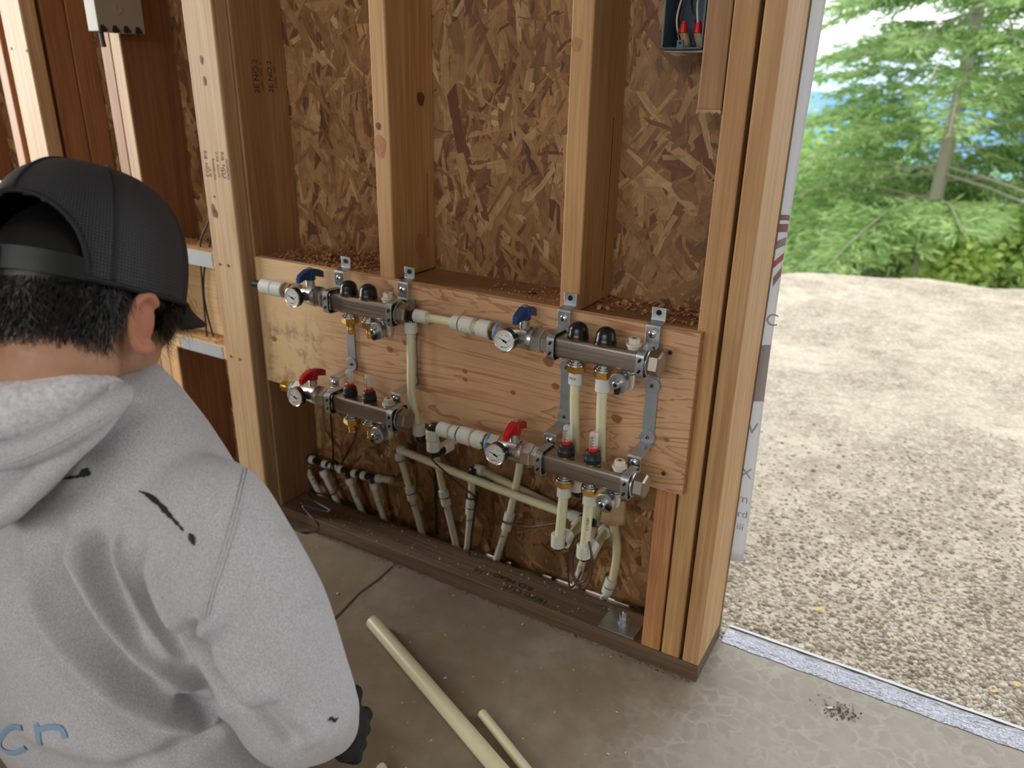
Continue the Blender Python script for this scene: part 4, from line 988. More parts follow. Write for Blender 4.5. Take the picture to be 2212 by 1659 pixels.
a = at(2158, 1511, 'z', -.096); b = at(2162, 1540, 'z', -.098)
tag(G().cyl(a, b, .0016, 8).cyl(b, b + (b - a).normalized() * .0012, .0035, 10).build('nail', M['zinc']), 'loose steel nail lying on the gravel', 'nail')
chip('plaster_crumb', 'small white crumb beside a dirt smear on the slab', 1792, 1529, .006, 'gface', .001)
sp_ = at(1815, 1535, 'z', .001)
shavings('dirt_smear', 'smear of dark dirt on the slab in front of the foil tape', 160, lambda: (sp_.x + rng.gauss(0, .016), sp_.y + rng.gauss(0, .010), .0012), 'dirt', .001, .005)

# house wrap flap hanging past the jamb
hw = thing('house_wrap', 'white printed house wrap flap hanging behind the outer jamb stud', 'house wrap', (.74, .156, .18))
def wx(z): return .7475 + .004 * math.sin(z * 5.2 + .5)
def wy(x, z): return .156 + .004 * math.sin(z * 7 + 1) + .30 * max(0, x - .735) * math.sin(z * 3.1 + .6)
zs = np.linspace(.185, 2.3, 90); us = np.linspace(0, 1, 7)
wv = [(.69 + (wx(z) - .69) * u, wy(.69 + (wx(z) - .69) * u, z), z + (.012 * (u - 1) if i == 0 else 0)) for i, z in enumerate(zs) for u in us]
hs = G().add(wv, [(i * 7 + j, i * 7 + j + 1, (i + 1) * 7 + j + 1, (i + 1) * 7 + j) for i in range(89) for j in range(6)]).build('wrap_sheet', M['wrap'], hw, 180)
hs.modifiers.new('thick', 'SOLIDIFY').thickness = .0006
def wprint(name, pxs, mat):
    pts = [at(x, y, 'y', .1545) for x, y in pxs]
    pts = [Vector((min(max(p.x, .70), wx(p.z) - .0004), 0, p.z)) for p in pts]
    pts = [Vector((p.x, wy(p.x, p.z) - .0014, p.z)) for p in pts]
    n = len(pts) // 2
    G().add(pts, [(i, i + 1, 2 * n - 2 - i, 2 * n - 1 - i) for i in range(n - 1)]).build(name, M[mat], hw, None)
def swoosh(y0, y1, h, mat):
    up = [(1670, y0 + 4), (1700, (y0 * .45 + y1 * .55)), (1724 + (465 - y1) * .13, y1)]; lo = [(x - 1, y + h) for x, y in up]
    wprint('printed_band', up + lo[::-1], mat)
swoosh(460, 468, 12, 'wrapm'); swoosh(480, 487, 18, 'wrapm'); swoosh(520, 506, 18, 'wrapg'); swoosh(562, 534, 15, 'wrapr'); swoosh(596, 562, 20, 'wrapm')
wprint('printed_block', [(1644, 745), (1656, 744), (1668, 745), (1655, 868), (1640, 866), (1628, 866)], 'wrapg')
for s_, px, py, sz in (('C', 1668, 692, .03), ('V', 1626, 925, .032), ('X', 1612, 1022, .03), ('m', 1605, 1078, .026), ('rd', 1603, 1112, .022), ('iii', 1598, 1139, .022)):
    p = at(px, py, 'y', .1545); text('printed_letter', s_, sz, frame((p.x, wy(p.x, p.z) - .0014, p.z), (1, .1, 0), (0, 0, 1)), M['wrapg'], hw)

# ================================================================ TREES AND HILLS OUTSIDE
def leaf_mesh(name, quads, parent):
    """quads: (centre, axis, side, length, width, colour)"""
    n = len(quads); V = np.zeros((n, 4, 3)); Cc = np.zeros((n, 4, 4)); R_ = np.random.RandomState(2)
    for i, (c, a, s_, L, w, col) in enumerate(quads):
        c = np.array(c); a = np.array(a) * L; s_ = np.array(s_) * w
        V[i] = [c, c + a * .5 + s_, c + a, c + a * .5 - s_]; Cc[i] = col
    me = bpy.data.meshes.new(name); me.from_pydata(V.reshape(-1, 3).tolist(), [], np.arange(4 * n).reshape(-1, 4).tolist()); me.update()
    q = me.color_attributes.new('col', 'FLOAT_COLOR', 'POINT'); q.data.foreach_set('color', Cc.reshape(-1)); me.materials.append(M['leaf'])
    o = bpy.data.objects.new(name, me); COL.objects.link(o); put(o, parent); return o
def conifer(base, h, spread, label, seed, cols, z_lo=.1, dens=1.0, dead=0.0, name='fir_tree', rtrunk=.10):
    rr = random.Random(seed); t = thing(name, label, 'tree', base); base = Vector(base)
    G().tube([base + Vector((0, 0, -.3)), base + Vector((.03, 0, h * .5)), base + Vector((0, 0, h))], [rtrunk, rtrunk * .6, .015], 10, smooth=6).build('trunk', M['bark'], t)
    quads = []; bg_ = G(); z = h * z_lo; k = 0; dg_ = G()
    while z < h * .985:
        f = z / h; L0 = spread * (1 - f) ** 1.05 * (.6 + .4 * min(1, f * 6)) + .15
        for j in range(rr.randint(3, 5)):
            a = rr.uniform(0, 6.283); L = L0 * rr.uniform(.6, 1.12); out = Vector((math.cos(a), math.sin(a), 0)); p0 = base + Z * (z + rr.uniform(-.1, .1))
            droop = rr.uniform(.12, .34)
            if rr.random() < dead * (1 - f) ** 2 * 1.6:
                dg_.tube([p0, p0 + out * L * .6 - Z * L * .1, p0 + out * L - Z * L * .3], [.014, .009, .004], 5, smooth=2); continue
            tip = p0 + out * L - Z * (droop * L) + Z * .12 * L
            midp = p0 + out * L * .5 + Z * (.04 * L)
            bg_.tube([p0, midp, tip], [.010, .006, .003], 4, smooth=2)
            side = Vector((-out.y, out.x, 0)); ns = int(L * 16 * dens) + 3
            for m_ in range(ns):
                u = .18 + .82 * (m_ + rr.random()) / ns; c = p0.lerp(midp, u * 2) if u < .5 else midp.lerp(tip, u * 2 - 1)
                for s in (-1, 1):
                    tl_ = L * .34 * (1.08 - u) + .09; dr = (side * s * rr.uniform(.6, 1) + out * rr.uniform(.4, .9) + Z * rr.uniform(-.4, .1)).normalized()
                    for q in range(int(tl_ * 26 * dens) + 2):
                        cc = c + dr * tl_ * rr.random(); ax = (dr + Vector((rr.uniform(-.6, .6), rr.uniform(-.6, .6), rr.uniform(-.6, .35)))).normalized()
                        sd = ax.cross(Vector((rr.uniform(-1, 1), rr.uniform(-1, 1), rr.uniform(-1, 1)))).normalized()
                        col = rr.choice(cols); b_ = rr.uniform(.75, 1.2)
                        quads.append((cc, ax, sd, rr.uniform(.07, .15), rr.uniform(.007, .014), (col[0] * b_, col[1] * b_, col[2] * b_, 1)))
        z += rr.uniform(.10, .17) * (1.1 - .3 * f)
    bg_.build('branches', M['bark'], t)
    if dg_.v: dg_.build('bare_branches', M['bark'], t)['kind'] = 'stuff'
    leaf_mesh('needles', quads, t)['kind'] = 'stuff'
    return t, len(quads)
def bush(base, rx, rz, n, label, seed, cols, name='shrub', cat='shrub'):
    rr = random.Random(seed); t = thing(name, label, cat, base); base = Vector(base); quads = []; st = G()
    blobs = [(Vector((rr.uniform(-.6, .6) * rx, rr.uniform(-.5, .5) * rx, rz * rr.uniform(.25, .85))), rr.uniform(.3, .55) * rx) for _ in range(12)]
    for bc, br in blobs: st.tube([base, base + bc * .5, base + bc], [.03, .02, .006], 5, smooth=2)
    for i in range(n):
        bc, br = rr.choice(blobs); d = Vector((rr.gauss(0, 1), rr.gauss(0, 1), rr.gauss(0, 1))).normalized()
        c = base + bc + d * br * rr.uniform(.5, 1.05)
        ax = Vector((rr.gauss(0, 1), rr.gauss(0, 1), rr.gauss(0, .7) - .2)).normalized(); sd = ax.cross(Vector((rr.gauss(0, 1), rr.gauss(0, 1), rr.gauss(0, 1)))).normalized()
        col = rr.choice(cols); b_ = rr.uniform(.75, 1.2)
        quads.append((c, ax, sd, rr.uniform(.06, .12), rr.uniform(.02, .04), (col[0] * b_, col[1] * b_, col[2] * b_, 1)))
    st.build('stems', M['bark'], t); leaf_mesh('leaves', quads, t)['kind'] = 'stuff'
GR = [srgb(176, 206, 132)[:3], srgb(192, 218, 146)[:3], srgb(158, 192, 122)[:3], srgb(206, 226, 160)[:3], srgb(140, 176, 114)[:3]]
YG = [srgb(194, 222, 126)[:3], srgb(206, 228, 132)[:3], srgb(176, 208, 116)[:3], srgb(216, 232, 150)[:3]]
DG = [srgb(146, 184, 124)[:3], srgb(160, 196, 134)[:3], srgb(130, 168, 112)[:3]]
b = at(1968, 660, 'y', 8.2)
conifer((b.x, 8.2, b.z - .6), 9.5, 2.45, 'tall fir with a pale trunk and bare lower twigs beyond the gravel', 4, GR, .06, 1.15, .16, rtrunk=.085)
b = at(2290, 640, 'y', 9.5)
conifer((b.x, 9.5, b.z - .8), 7.5, 2.3, 'darker fir half out of view at the right edge', 9, DG, .05, .7)
b = at(1735, 640, 'y', 10.5); bush((b.x, 10.5, b.z - .6), 1.7, 3.2, 9000, 'bright green leafy shrub beside the house wrap', 3, YG)
b = at(1850, 640, 'y', 9.2); bush((b.x, 9.2, b.z - .7), 1.4, 2.6, 7500, 'low green shrub left of the fir trunk', 5, GR)
b = at(2175, 640, 'y', 7.6); bush((b.x, 7.6, b.z - .6), .9, 1.5, 5000, 'yellow-green shrub right of the fir trunk', 6, YG)
b = at(2060, 640, 'y', 10.0); bush((b.x, 10.4, b.z - .9), 1.9, 3.0, 9000, 'dim green shrub directly behind the fir trunk', 7, DG)
def hill(name, label, y, z_top, amp, mat, seed, zlo):
    rr = random.Random(seed); ph = [rr.uniform(0, 6) for _ in range(5)]; xs = np.linspace(-1.6 * y, 1.6 * y, 120); vs = []; fs = []
    rows = [(0, 0), (.25, .35), (.5, .7), (.8, .95), (1.0, 1.0), (1.5, .6)]
    for x in xs:
        hgt = z_top + amp * sum(math.sin(x / y * (3 + 2.7 * k) * 2 + ph[k]) / (k + 1.3) for k in range(5))
        for dy, fz in rows: vs.append((x, y + dy * y * .2, zlo + (hgt - zlo) * fz))
    n = len(rows)
    for i in range(len(xs) - 1):
        for j in range(n - 1): fs.append((i * n + j, (i + 1) * n + j, (i + 1) * n + j + 1, i * n + j + 1))
    struct(G().add(vs, fs).build(name, M[mat], smooth=180), label)
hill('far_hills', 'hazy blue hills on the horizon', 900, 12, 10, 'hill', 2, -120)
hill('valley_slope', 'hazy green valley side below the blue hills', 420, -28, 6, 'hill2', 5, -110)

# ================================================================ THE PERSON
def heather(name, c1, c2, sc=700, bump=.35):
    m = MT(name); a = m.noise(m.coords((1, 1, 1), rnd=False), sc, 4, .7); b_ = m.noise(m.coords((1, 1, 1), rnd=False), 38, 3)
    c = m.ramp(a, [(.34, c1), (.62, c2)]); c = m.mix(m.ramp(b_, [(.4, (0, 0, 0, 1)), (.7, (.12, .12, .12, 1))]), c, c1)
    m.bump(a, bump, .0012); m.b.inputs['Sheen Weight'].default_value = .25
    return m.set(c, .92)
M['hoodie'] = heather('heather_grey_fleece', srgb(168, 166, 168), srgb(220, 219, 223))
M['fleece'] = heather('white_pile_fleece', srgb(206, 202, 206), srgb(244, 240, 244), 170, 1.0)
M['khaki'] = heather('khaki_twill', srgb(176, 142, 98), srgb(206, 174, 128), 700, .2)
def skin():
    m = MT('skin'); a = m.noise(m.coords((1, 1, 1), rnd=False), 45, 4); at_ = m.node('ShaderNodeAttribute'); at_.attribute_name = 'col'
    c = m.mix(m.ramp(a, [(.4, (0, 0, 0, 1)), (.7, (.25, .25, .25, 1))]), at_.outputs['Color'], srgb(150, 92, 66))
    m.b.inputs['Subsurface Weight'].default_value = .2; m.b.inputs['Subsurface Radius'].default_value = (.008, .003, .002); m.b.inputs['Subsurface Scale'].default_value = 1.0
    return m.set(c, .5)
M['skin'] = skin()
M['hair'] = plain('black_hair', srgb(20, 18, 19), .38)
def capmesh():
    m = MT('black_trucker_mesh'); uv = m.node('ShaderNodeUVMap'); ck = m.node('ShaderNodeTexVoronoi', distance='CHEBYCHEV'); mp = m.node('ShaderNodeMapping')
    mp.inputs['Scale'].default_value = (1, 1, 1); m.l.new(uv.outputs[0], mp.inputs[0]); m.l.new(mp.outputs[0], ck.inputs['Vector'])
    ck.inputs['Scale'].default_value = 330; ck.inputs['Randomness'].default_value = .12
    f = m.ramp(ck.outputs['Distance'], [(.2, (0, 0, 0, 1)), (.4, (1, 1, 1, 1))])
    c = m.mix(f, srgb(6, 6, 7), srgb(50, 51, 56))
    m.bump(f, .6, .0012); return m.set(c, .55)
M['capmesh'] = capmesh()
M['capcloth'] = plain('black_cap_cloth', srgb(24, 24, 26), .7, 0, .1)
M['strapp'] = plain('black_snap_strap', srgb(20, 21, 23), .45)
M['glove'] = plain('black_work_glove', srgb(20, 20, 22), .75, 0, .2)
M['boot'] = plain('dark_boot_leather', srgb(48, 38, 30), .6, 0, .2)
M['paint'] = plain('black_paint_smear', srgb(34, 34, 40), .7, 0, .3)
M['bluepr'] = plain('blue_printed_letter', srgb(140, 172, 200), .8, 0, .08)

def remesh(g, voxel, smooth_it=4, fac=.6):
    """union of overlapping closed shapes -> one continuous surface"""
    me = bpy.data.meshes.new('tmp'); me.from_pydata(g.v, [], g.f); me.update()
    import bmesh
    bm = bmesh.new(); bm.from_mesh(me); bmesh.ops.recalc_face_normals(bm, faces=bm.faces); bm.to_mesh(me); bm.free()
    o = bpy.data.objects.new('tmp', me); COL.objects.link(o)
    m = o.modifiers.new('r', 'REMESH'); m.mode = 'VOXEL'; m.voxel_size = voxel; m.adaptivity = 0
    s = o.modifiers.new('s', 'SMOOTH'); s.factor = fac; s.iterations = smooth_it
    dg = bpy.context.evaluated_depsgraph_get(); dg.update()
    out = bpy.data.meshes.new_from_object(o.evaluated_get(dg)); bpy.data.objects.remove(o); bpy.data.meshes.remove(me)
    return out
def loft(g, rings, n=28):
    """rings: (centre, axis u, axis v, a, b) -> closed tube of ellipses"""
    vs = []; fs = []
    for c, u, v, a, b_ in rings:
        c, u, v = Vector(c), Vector(u).normalized(), Vector(v).normalized()
        for k in range(n):
            t_ = 2 * math.pi * k / n; vs.append(c + u * (a * math.cos(t_)) + v * (b_ * math.sin(t_)))
    for j in range(len(rings) - 1):
        for k in range(n): fs.append((j * n + k, j * n + (k + 1) % n, (j + 1) * n + (k + 1) % n, (j + 1) * n + k))
    fs.append(tuple(range(n))[::-1]); m_ = (len(rings) - 1) * n; fs.append(tuple(range(m_, m_ + n)))
    g.add(vs, fs)
def limb(g, pts, rad, n=20, smooth=5):
    g.tube(pts, rad, n, smooth=smooth)
    g.sphere(pts[0], rad[0] * .995, n, 12); g.sphere(pts[-1], rad[-1] * .995, n, 12)
def cast(bvh, px, py):
    d = (ROT @ Vector(((px - IW / 2) / FPX, -(py - IH / 2) / FPX, -1.0))).normalized()
    h = bvh.ray_cast(CAM, d); return (h[0], h[1]) if h[0] is not None else (None, None)

person = thing('person', 'person in grey hoodie and black cap kneeling with back to camera', 'person', (.2, -.6, 0))
C7 = atd(95, 850, .80)
bx = Vector((.985, -.09, 0)).normalized(); by = Vector((.09, .985, 0)).normalized()   # body right / forward
def BP(r_, f_, u_): return C7 + bx * r_ + by * f_ + Z * u_
# ---- hoodie body and sleeves
g = G()
loft(g, [(BP(0, .055, .012), bx, by, .07, .062), (BP(.0, .055, -.02), bx, by, .112, .080), (BP(.0, .056, -.055), bx, by, .158, .092), (BP(.0, .055, -.10), bx, by, .190, .108),
         (BP(-.018, .05, -.17), bx, by, .220, .130), (BP(-.045, .034, -.26), bx, by, .243, .146), (BP(-.060, .032, -.35), bx, by, .256, .152), (BP(-.062, .038, -.43), bx, by, .262, .154), (BP(-.060, .048, -.50), bx, by, .254, .152), (BP(-.060, .05, -.52), bx, by, .23, .138)])
SH = BP(.182, .055, -.118); EL = atd(640, 1522, .83); WR = atd(712, 1565, .985)
UPM = SH.lerp(EL, .5) + bx * .014
limb(g, [SH, UPM, EL], [.072, .074, .066])
limb(g, [EL, EL.lerp(WR, .5), WR], [.0655, .056, .040])
SL = BP(-.182, .055, -.118); ELl = BP(-.27, .12, -.36); WRl = BP(-.20, .24, -.47)
limb(g, [SL, SL.lerp(ELl, .5) - bx * .014, ELl], [.074, .072, .066]); limb(g, [ELl, ELl.lerp(WRl, .5), WRl], [.066, .055, .042])
hm = remesh(g, .0052, 30, .6)
co = np.zeros(len(hm.vertices) * 3); hm.vertices.foreach_get('co', co); co = co.reshape(-1, 3)
nr = np.zeros(len(hm.vertices) * 3); hm.vertices.foreach_get('normal', nr); nr = nr.reshape(-1, 3)
bvh = BVHTree.FromPolygons([Vector(c) for c in co], [tuple(p.vertices) for p in hm.polygons])
def seg_dist(P, pts):
    best = np.full(len(P), 9.0); tt = np.zeros(len(P)); n = len(pts) - 1
    for i in range(n):
        a = np.array(pts[i]); b_ = np.array(pts[i + 1]); d = b_ - a; t_ = np.clip(((P - a) @ d) / (d @ d + 1e-12), 0, 1)
        q = np.linalg.norm(P - (a + t_[:, None] * d), axis=1); k = q < best; best[k] = q[k]; tt[k] = (i + t_[k]) / n
    return best, tt
# cloth folds: (line on the cloth, height, half width)
FOLDS = [
    ([(165, 1120), (178, 1200), (225, 1300), (290, 1390), (370, 1460), (445, 1505)], .0125, .0125),
    ([(118, 1150), (140, 1230), (185, 1320), (250, 1410), (330, 1480), (400, 1525)], -.011, .013),
    ([(262, 1120), (272, 1200), (300, 1290), (350, 1370), (405, 1425)], .0095, .0105),
    ([(215, 1130), (228, 1210), (265, 1310), (330, 1400)], -.0085, .011),
    ([(60, 1150), (85, 1260), (140, 1370), (215, 1455), (300, 1520), (385, 1555), (455, 1550), (492, 1520)], .0120, .0125),
    ([(20, 1230), (60, 1350), (130, 1450), (220, 1530), (320, 1575), (420, 1585)], -.008, .016),
    ([(330, 1180), (345, 1250), (375, 1320), (410, 1370)], .0075, .010),
    ([(305, 1170), (320, 1250), (350, 1330), (395, 1395)], -.0075, .009),
    ([(390, 1500), (430, 1530), (470, 1535)], -.014, .012),
    ([(405, 1385), (425, 1370), (450, 1345), (462, 1310)], .009, .009),
    ([(432, 1340), (432, 1385), (446, 1430), (475, 1475), (505, 1515)], -.030, .012),
    ([(470, 1290), (460, 1340), (470, 1400), (520, 1480), (570, 1540)], .008, .013),
    ([(560, 1500), (600, 1560), (660, 1610)], -.009, .012),
    ([(540, 1440), (590, 1520), (650, 1580), (700, 1600)], .007, .013),
    ([(600, 1130), (640, 1230), (668, 1330)], .004, .022),
    ([(20, 1550), (140, 1600), (280, 1625), (400, 1610)], .005, .02),
    ([(240, 1660), (330, 1640), (430, 1600), (480, 1560)], -.007, .014),
]
disp = np.zeros(len(co))
for pts, h, w_ in FOLDS:
    P3 = [cast(bvh, x, y)[0] for x, y in pts]; P3 = [p for p in P3 if p is not None]
    if len(P3) < 2: continue
    d, t_ = seg_dist(co, catmull(P3, 4) if len(P3) > 2 else P3)
    disp += 2.0 * h * np.exp(-(d / w_) ** 2) * np.clip(np.sin(np.pi * np.clip(t_, .04, .96)) * 1.8, 0, 1)
rs_ = np.sin(co @ np.array([31., 17., 23.])) * np.sin(co @ np.array([-14., 27., 19.]) + 1.0) * .0014
co2 = co + nr * (disp + rs_)[:, None]
hm.vertices.foreach_set('co', co2.reshape(-1)); hm.update()
hoodie = link('hoodie', hm, M['hoodie'], person, 180)
hoodie['label'] = 'heather grey hooded sweatshirt with black paint smears'
s_ = hoodie.modifiers.new('s', 'SMOOTH'); s_.factor = .4; s_.iterations = 2
sd = hoodie.modifiers.new('sub', 'SUBSURF'); sd.levels = 1; sd.render_levels = 1
bvh = BVHTree.FromPolygons([Vector(c) for c in co2], [tuple(p.vertices) for p in hm.polygons])
def on_cloth(name, pts, width, mat, lift=.0008, parent=None, smooth=5, taper=False, jit=0.0, bv=None):
    """a strip that lies on the cloth along a line"""
    P = [cast(bv or bvh, x, y) for x, y in pts]; P = [p for p in P if p[0] is not None]
    if len(P) < 2: return None
    c = catmull([p[0] for p in P], smooth); vs = []; n = len(c)
    for i, p in enumerate(c):
        t_ = (c[min(i + 1, n - 1)] - c[max(i - 1, 0)]).normalized()
        loc, nn, _, _ = (bv or bvh).find_nearest(p); sd_ = t_.cross(nn).normalized()
        w_ = width * (math.sin(math.pi * (.08 + .84 * i / (n - 1))) if taper else 1) * (1 + jit * rng.uniform(-1, 1))
        for s in (-1, -.33, .33, 1):
            q, n2, _, _ = (bv or bvh).find_nearest(loc + sd_ * s * w_); vs.append(q + n2 * (lift + (.0007 if abs(s) < .5 else 0)))
    fs = [(4 * i + j, 4 * i + j + 1, 4 * i + 5 + j, 4 * i + 4 + j) for i in range(n - 1) for j in range(3)]
    return G().add(vs, fs).build(name, M[mat], parent or hoodie, 180)
on_cloth('paint_mark', [(137, 1035), (150, 1032), (165, 1030), (176, 1028)], .0016, 'paint', taper=True, jit=.4)
on_cloth('paint_mark', [(172, 1027), (181, 1022), (188, 1021), (195, 1027)], .0048, 'paint', taper=True, jit=.35)
on_cloth('paint_mark', [(301, 1061), (315, 1067), (330, 1077), (348, 1093), (365, 1112), (382, 1130), (397, 1147)], .0022, 'paint', taper=True, jit=.5)
on_cloth('paint_mark', [(409, 1152), (414, 1162), (420, 1178)], .0024, 'paint', taper=True, jit=.6)
on_cloth('paint_mark', [(708, 1556), (715, 1551), (722, 1556), (729, 1550)], .0022, 'paint', taper=True, jit=.5)
on_cloth('printed_letter', [(49, 1572), (34, 1570), (20, 1573), (6, 1588), (0, 1604), (10, 1620), (28, 1626), (44, 1622), (57, 1614)], .0033, 'bluepr', lift=.0010)
on_cloth('printed_letter', [(78, 1563), (83, 1585), (88, 1608)], .0033, 'bluepr', lift=.0010)
on_cloth('printed_letter', [(82, 1577), (105, 1571), (128, 1571), (137, 1580), (142, 1595)], .0031, 'bluepr', lift=.0013)
for off in (0, 7):
    on_cloth('sleeve_seam', [(527 + off, 1014), (521 + off, 1045), (512 + off, 1085), (500 + off, 1130), (488 + off, 1175), (472 + off, 1225), (458 + off, 1265), (449 + off, 1300), (440 + off, 1335)], .0013, 'hoodie', lift=.0009)

# ---- hood lying in rolls round the neck
def PD(l): return [atd(*q) for q in l]
R1 = PD([(250, 838, .775), (264, 852, .740), (225, 885, .712), (160, 925, .694), (80, 965, .686), (-20, 990, .686), (-130, 985, .72), (-230, 930, .77)])
R2 = PD([(256, 878, .735), (210, 926, .716), (145, 982, .706), (78, 1044, .702), (10, 1104, .705), (-80, 1140, .718), (-180, 1110, .75)])
R0 = PD([(225, 842, .775), (160, 856, .756), (80, 878, .746), (-10, 895, .744), (-110, 885, .765), (-200, 850, .80)])
g = G()
limb(g, R1, [.008, .0105, .0125, .0135, .014, .014, .014, .012], 14)
limb(g, R2, [.007, .010, .0115, .0125, .0135, .014, .013], 14)
limb(g, PD([(215, 902, .750), (130, 950, .752), (40, 1012, .752), (-80, 1050, .765)]), [.012, .026, .038, .036], 16)
hood_m = remesh(g, .0028, 3, .5)
hood = link('hood', hood_m, M['hoodie'], hoodie, 180)
g = G(); limb(g, R0, [.016, .026, .031, .033, .032, .03], 18)
limb(g, PD([(245, 836, .79), (170, 826, .79), (80, 812, .79), (-10, 800, .80), (-100, 800, .82)]), [.012, .018, .02, .022, .022], 16)
fl = remesh(g, .0045, 4, .5); tag(link('hood_lining', fl, M['fleece'], hood, 180), 'white fluffy fleece lining')
hb = BVHTree.FromPolygons([v.co for v in hood_m.vertices], [tuple(p.vertices) for p in hood_m.polygons])
on_cloth('hood_seam', [(235, 892), (190, 918), (130, 952), (60, 985), (0, 1003)], .0012, 'hoodie', bv=hb, parent=hood)

# ---- head, neck and face as one surface
hf = (ROT @ Vector((.23, -.06, -.97))).normalized(); hu = (ROT @ Vector((.035, 1, -.02))); hu = (hu - hf * hu.dot(hf)).normalized(); hr = hf.cross(hu)
HC = atd(200, 618, .828)
HM = Matrix((hr, hf, hu)).transposed()
def HP(x, y, z): return HC + HM @ Vector((x, y, z))
g = G()
g.sphere(HP(0, -.006, .006), (.073, .093, .086), 28, 18, HM); g.sphere(HP(0, .022, -.055), (.056, .066, .062), 24, 14, HM); g.sphere(HP(0, .055, -.088), (.03, .03, .024), 16, 10, HM)
g.sphere(HP(.030, .05, -.035), (.03, .035, .03), 14, 10, HM); g.sphere(HP(-.030, .05, -.035), (.03, .035, .03), 14, 10, HM)
g.tube([HP(0, .082, .005), HP(0, .098, -.022), HP(0, .106, -.036)], [.008, .011, .012], 10, smooth=3); g.sphere(HP(0, .106, -.036), (.015, .012, .010), 12, 8, HM)
g.tube([HP(-.02, .086, -.066), HP(0, .093, -.064), HP(.02, .086, -.066)], [.004, .006, .004], 8, smooth=3); g.tube([HP(-.016, .086, -.074), HP(0, .092, -.076), HP(.016, .086, -.074)], [.004, .006, .004], 8, smooth=3)
NB = atd(110, 900, .86)
limb(g, [HP(0, -.028, -.045), HP(0, -.040, -.09), NB.lerp(HP(0, -.04, -.09), .3), NB], [.056, .058, .064, .074], 22)
for s in (1, -1):   # ears
    ec = HP(s * .076, -.012, -.040)
    tilt = HM @ Matrix.Rotation(math.radians(-14 * s), 3, 'Z') @ Matrix.Rotation(math.radians(16), 3, 'X') @ Matrix.Rotation(math.radians(s * 16), 3, 'Y')
    g.sphere(ec, (.0075, .0155, .026), 14, 10, tilt)
    hel = [ec + tilt @ Vector((s * .006, .017 * math.cos(a), .030 * math.sin(a))) for a in [math.radians(v_) for v_ in (-70, -110, -150, 180, 150, 120, 90, 60, 30)]]
    g.tube(hel, [.006, .006, .005, .0048, .005, .0052, .0052, .005, .004], 8, smooth=3); g.sphere(ec + tilt @ Vector((s * .003, .006, -.030)), (.006, .009, .010), 10, 8, tilt)
bm_ = remesh(g, .0030, 4, .5)
cv = np.zeros(len(bm_.vertices) * 3); bm_.vertices.foreach_get('co', cv); cv = cv.reshape(-1, 3)
base = np.array(srgb(196, 148, 118)); earc = np.array(srgb(202, 134, 106)); lp = (cv - np.array(HC)) @ np.array(HM)
we = np.clip((np.abs(lp[:, 0]) - .072) / .008, 0, 1)[:, None] * (np.abs(lp[:, 2] + .040) < .05)[:, None]
colr = base * (1 - we) + earc * we
q = bm_.color_attributes.new('col', 'FLOAT_COLOR', 'POINT'); q.data.foreach_set('color', colr.reshape(-1))
body = link('body', bm_, M['skin'], person, 180); body['label'] = 'tanned neck, ear and cheek'

for s in (1, -1):
    e = G().sphere(HP(s * .031, .079, .0), .0115, 14, 10).build('eye', M['gface'], person, 180)
    G().sphere(HP(s * .031, .0865, -.001), .0055, 10, 8).build('iris', M['hair'], e, 180)
    G().tube([HP(s * .016, .090, .018), HP(s * .034, .086, .022), HP(s * .05, .072, .016)], [.003, .0045, .002], 6, smooth=3).build('eyebrow', M['hair'], person, 180)
# hair: a close cap of hair with thousands of short locks
g = G(); g.sphere(HP(0, -.010, -.004), (.0785, .1015, .094), 32, 22, HM); hv = remesh(g, .004, 2, .4)
rr = random.Random(8)
import bmesh
bmh = bmesh.new(); bmh.from_mesh(hv)
def hair_ok(p):
    l = HM.transposed() @ (p - HC)
    lim = -.072 if l.y < .0 else -.045
    if l.y > .055: return False
    if abs(l.x) > .05 and -.036 < l.y < .012 and l.z < -.018: return False
    return l.z > lim - .018 * (1 if abs(l.x) < .045 and l.y < 0 else 0)
bmesh.ops.delete(bmh, geom=[f for f in bmh.faces if not hair_ok(f.calc_center_median())], context='FACES'); bmh.to_mesh(hv); bmh.free()
hair = link('hair', hv, M['hair'], person, 180); hair['label'] = 'short wavy black hair under the cap'
vs = []; fs = []
def lock(p, n_, L, w_, dirn):
    b0 = len(vs); t_ = (dirn - n_ * dirn.dot(n_) * .75).normalized(); sd_ = t_.cross(n_).normalized(); cur = rr.uniform(-.5, .5)
    for k in range(4):
        u = k / 3; c = p + t_ * L * u + n_ * (.004 + .007 * math.sin(u * 2.2)) + sd_ * (L * cur * u * u); ww = w_ * (1 - u * .85)
        vs.extend([c - sd_ * ww, c + sd_ * ww])
    fs.extend([(b0 + 2 * k, b0 + 2 * k + 1, b0 + 2 * k + 3, b0 + 2 * k + 2) for k in range(3)])
poly = list(hv.polygons)
for _ in range(13000):
    f = rr.choice(poly); p = Vector(f.center); l = HM.transposed() @ (p - HC)
    if l.z > (-.009 if l.y < -.03 else -.018): continue
    n_ = Vector(f.normal); dn = -hu * 1.0 + hr * rr.uniform(-.5, .5) + hf * rr.uniform(-.5, .35) + n_ * .2
    lock(p, n_, rr.uniform(.010, .024), rr.uniform(.0003, .0008), dn)
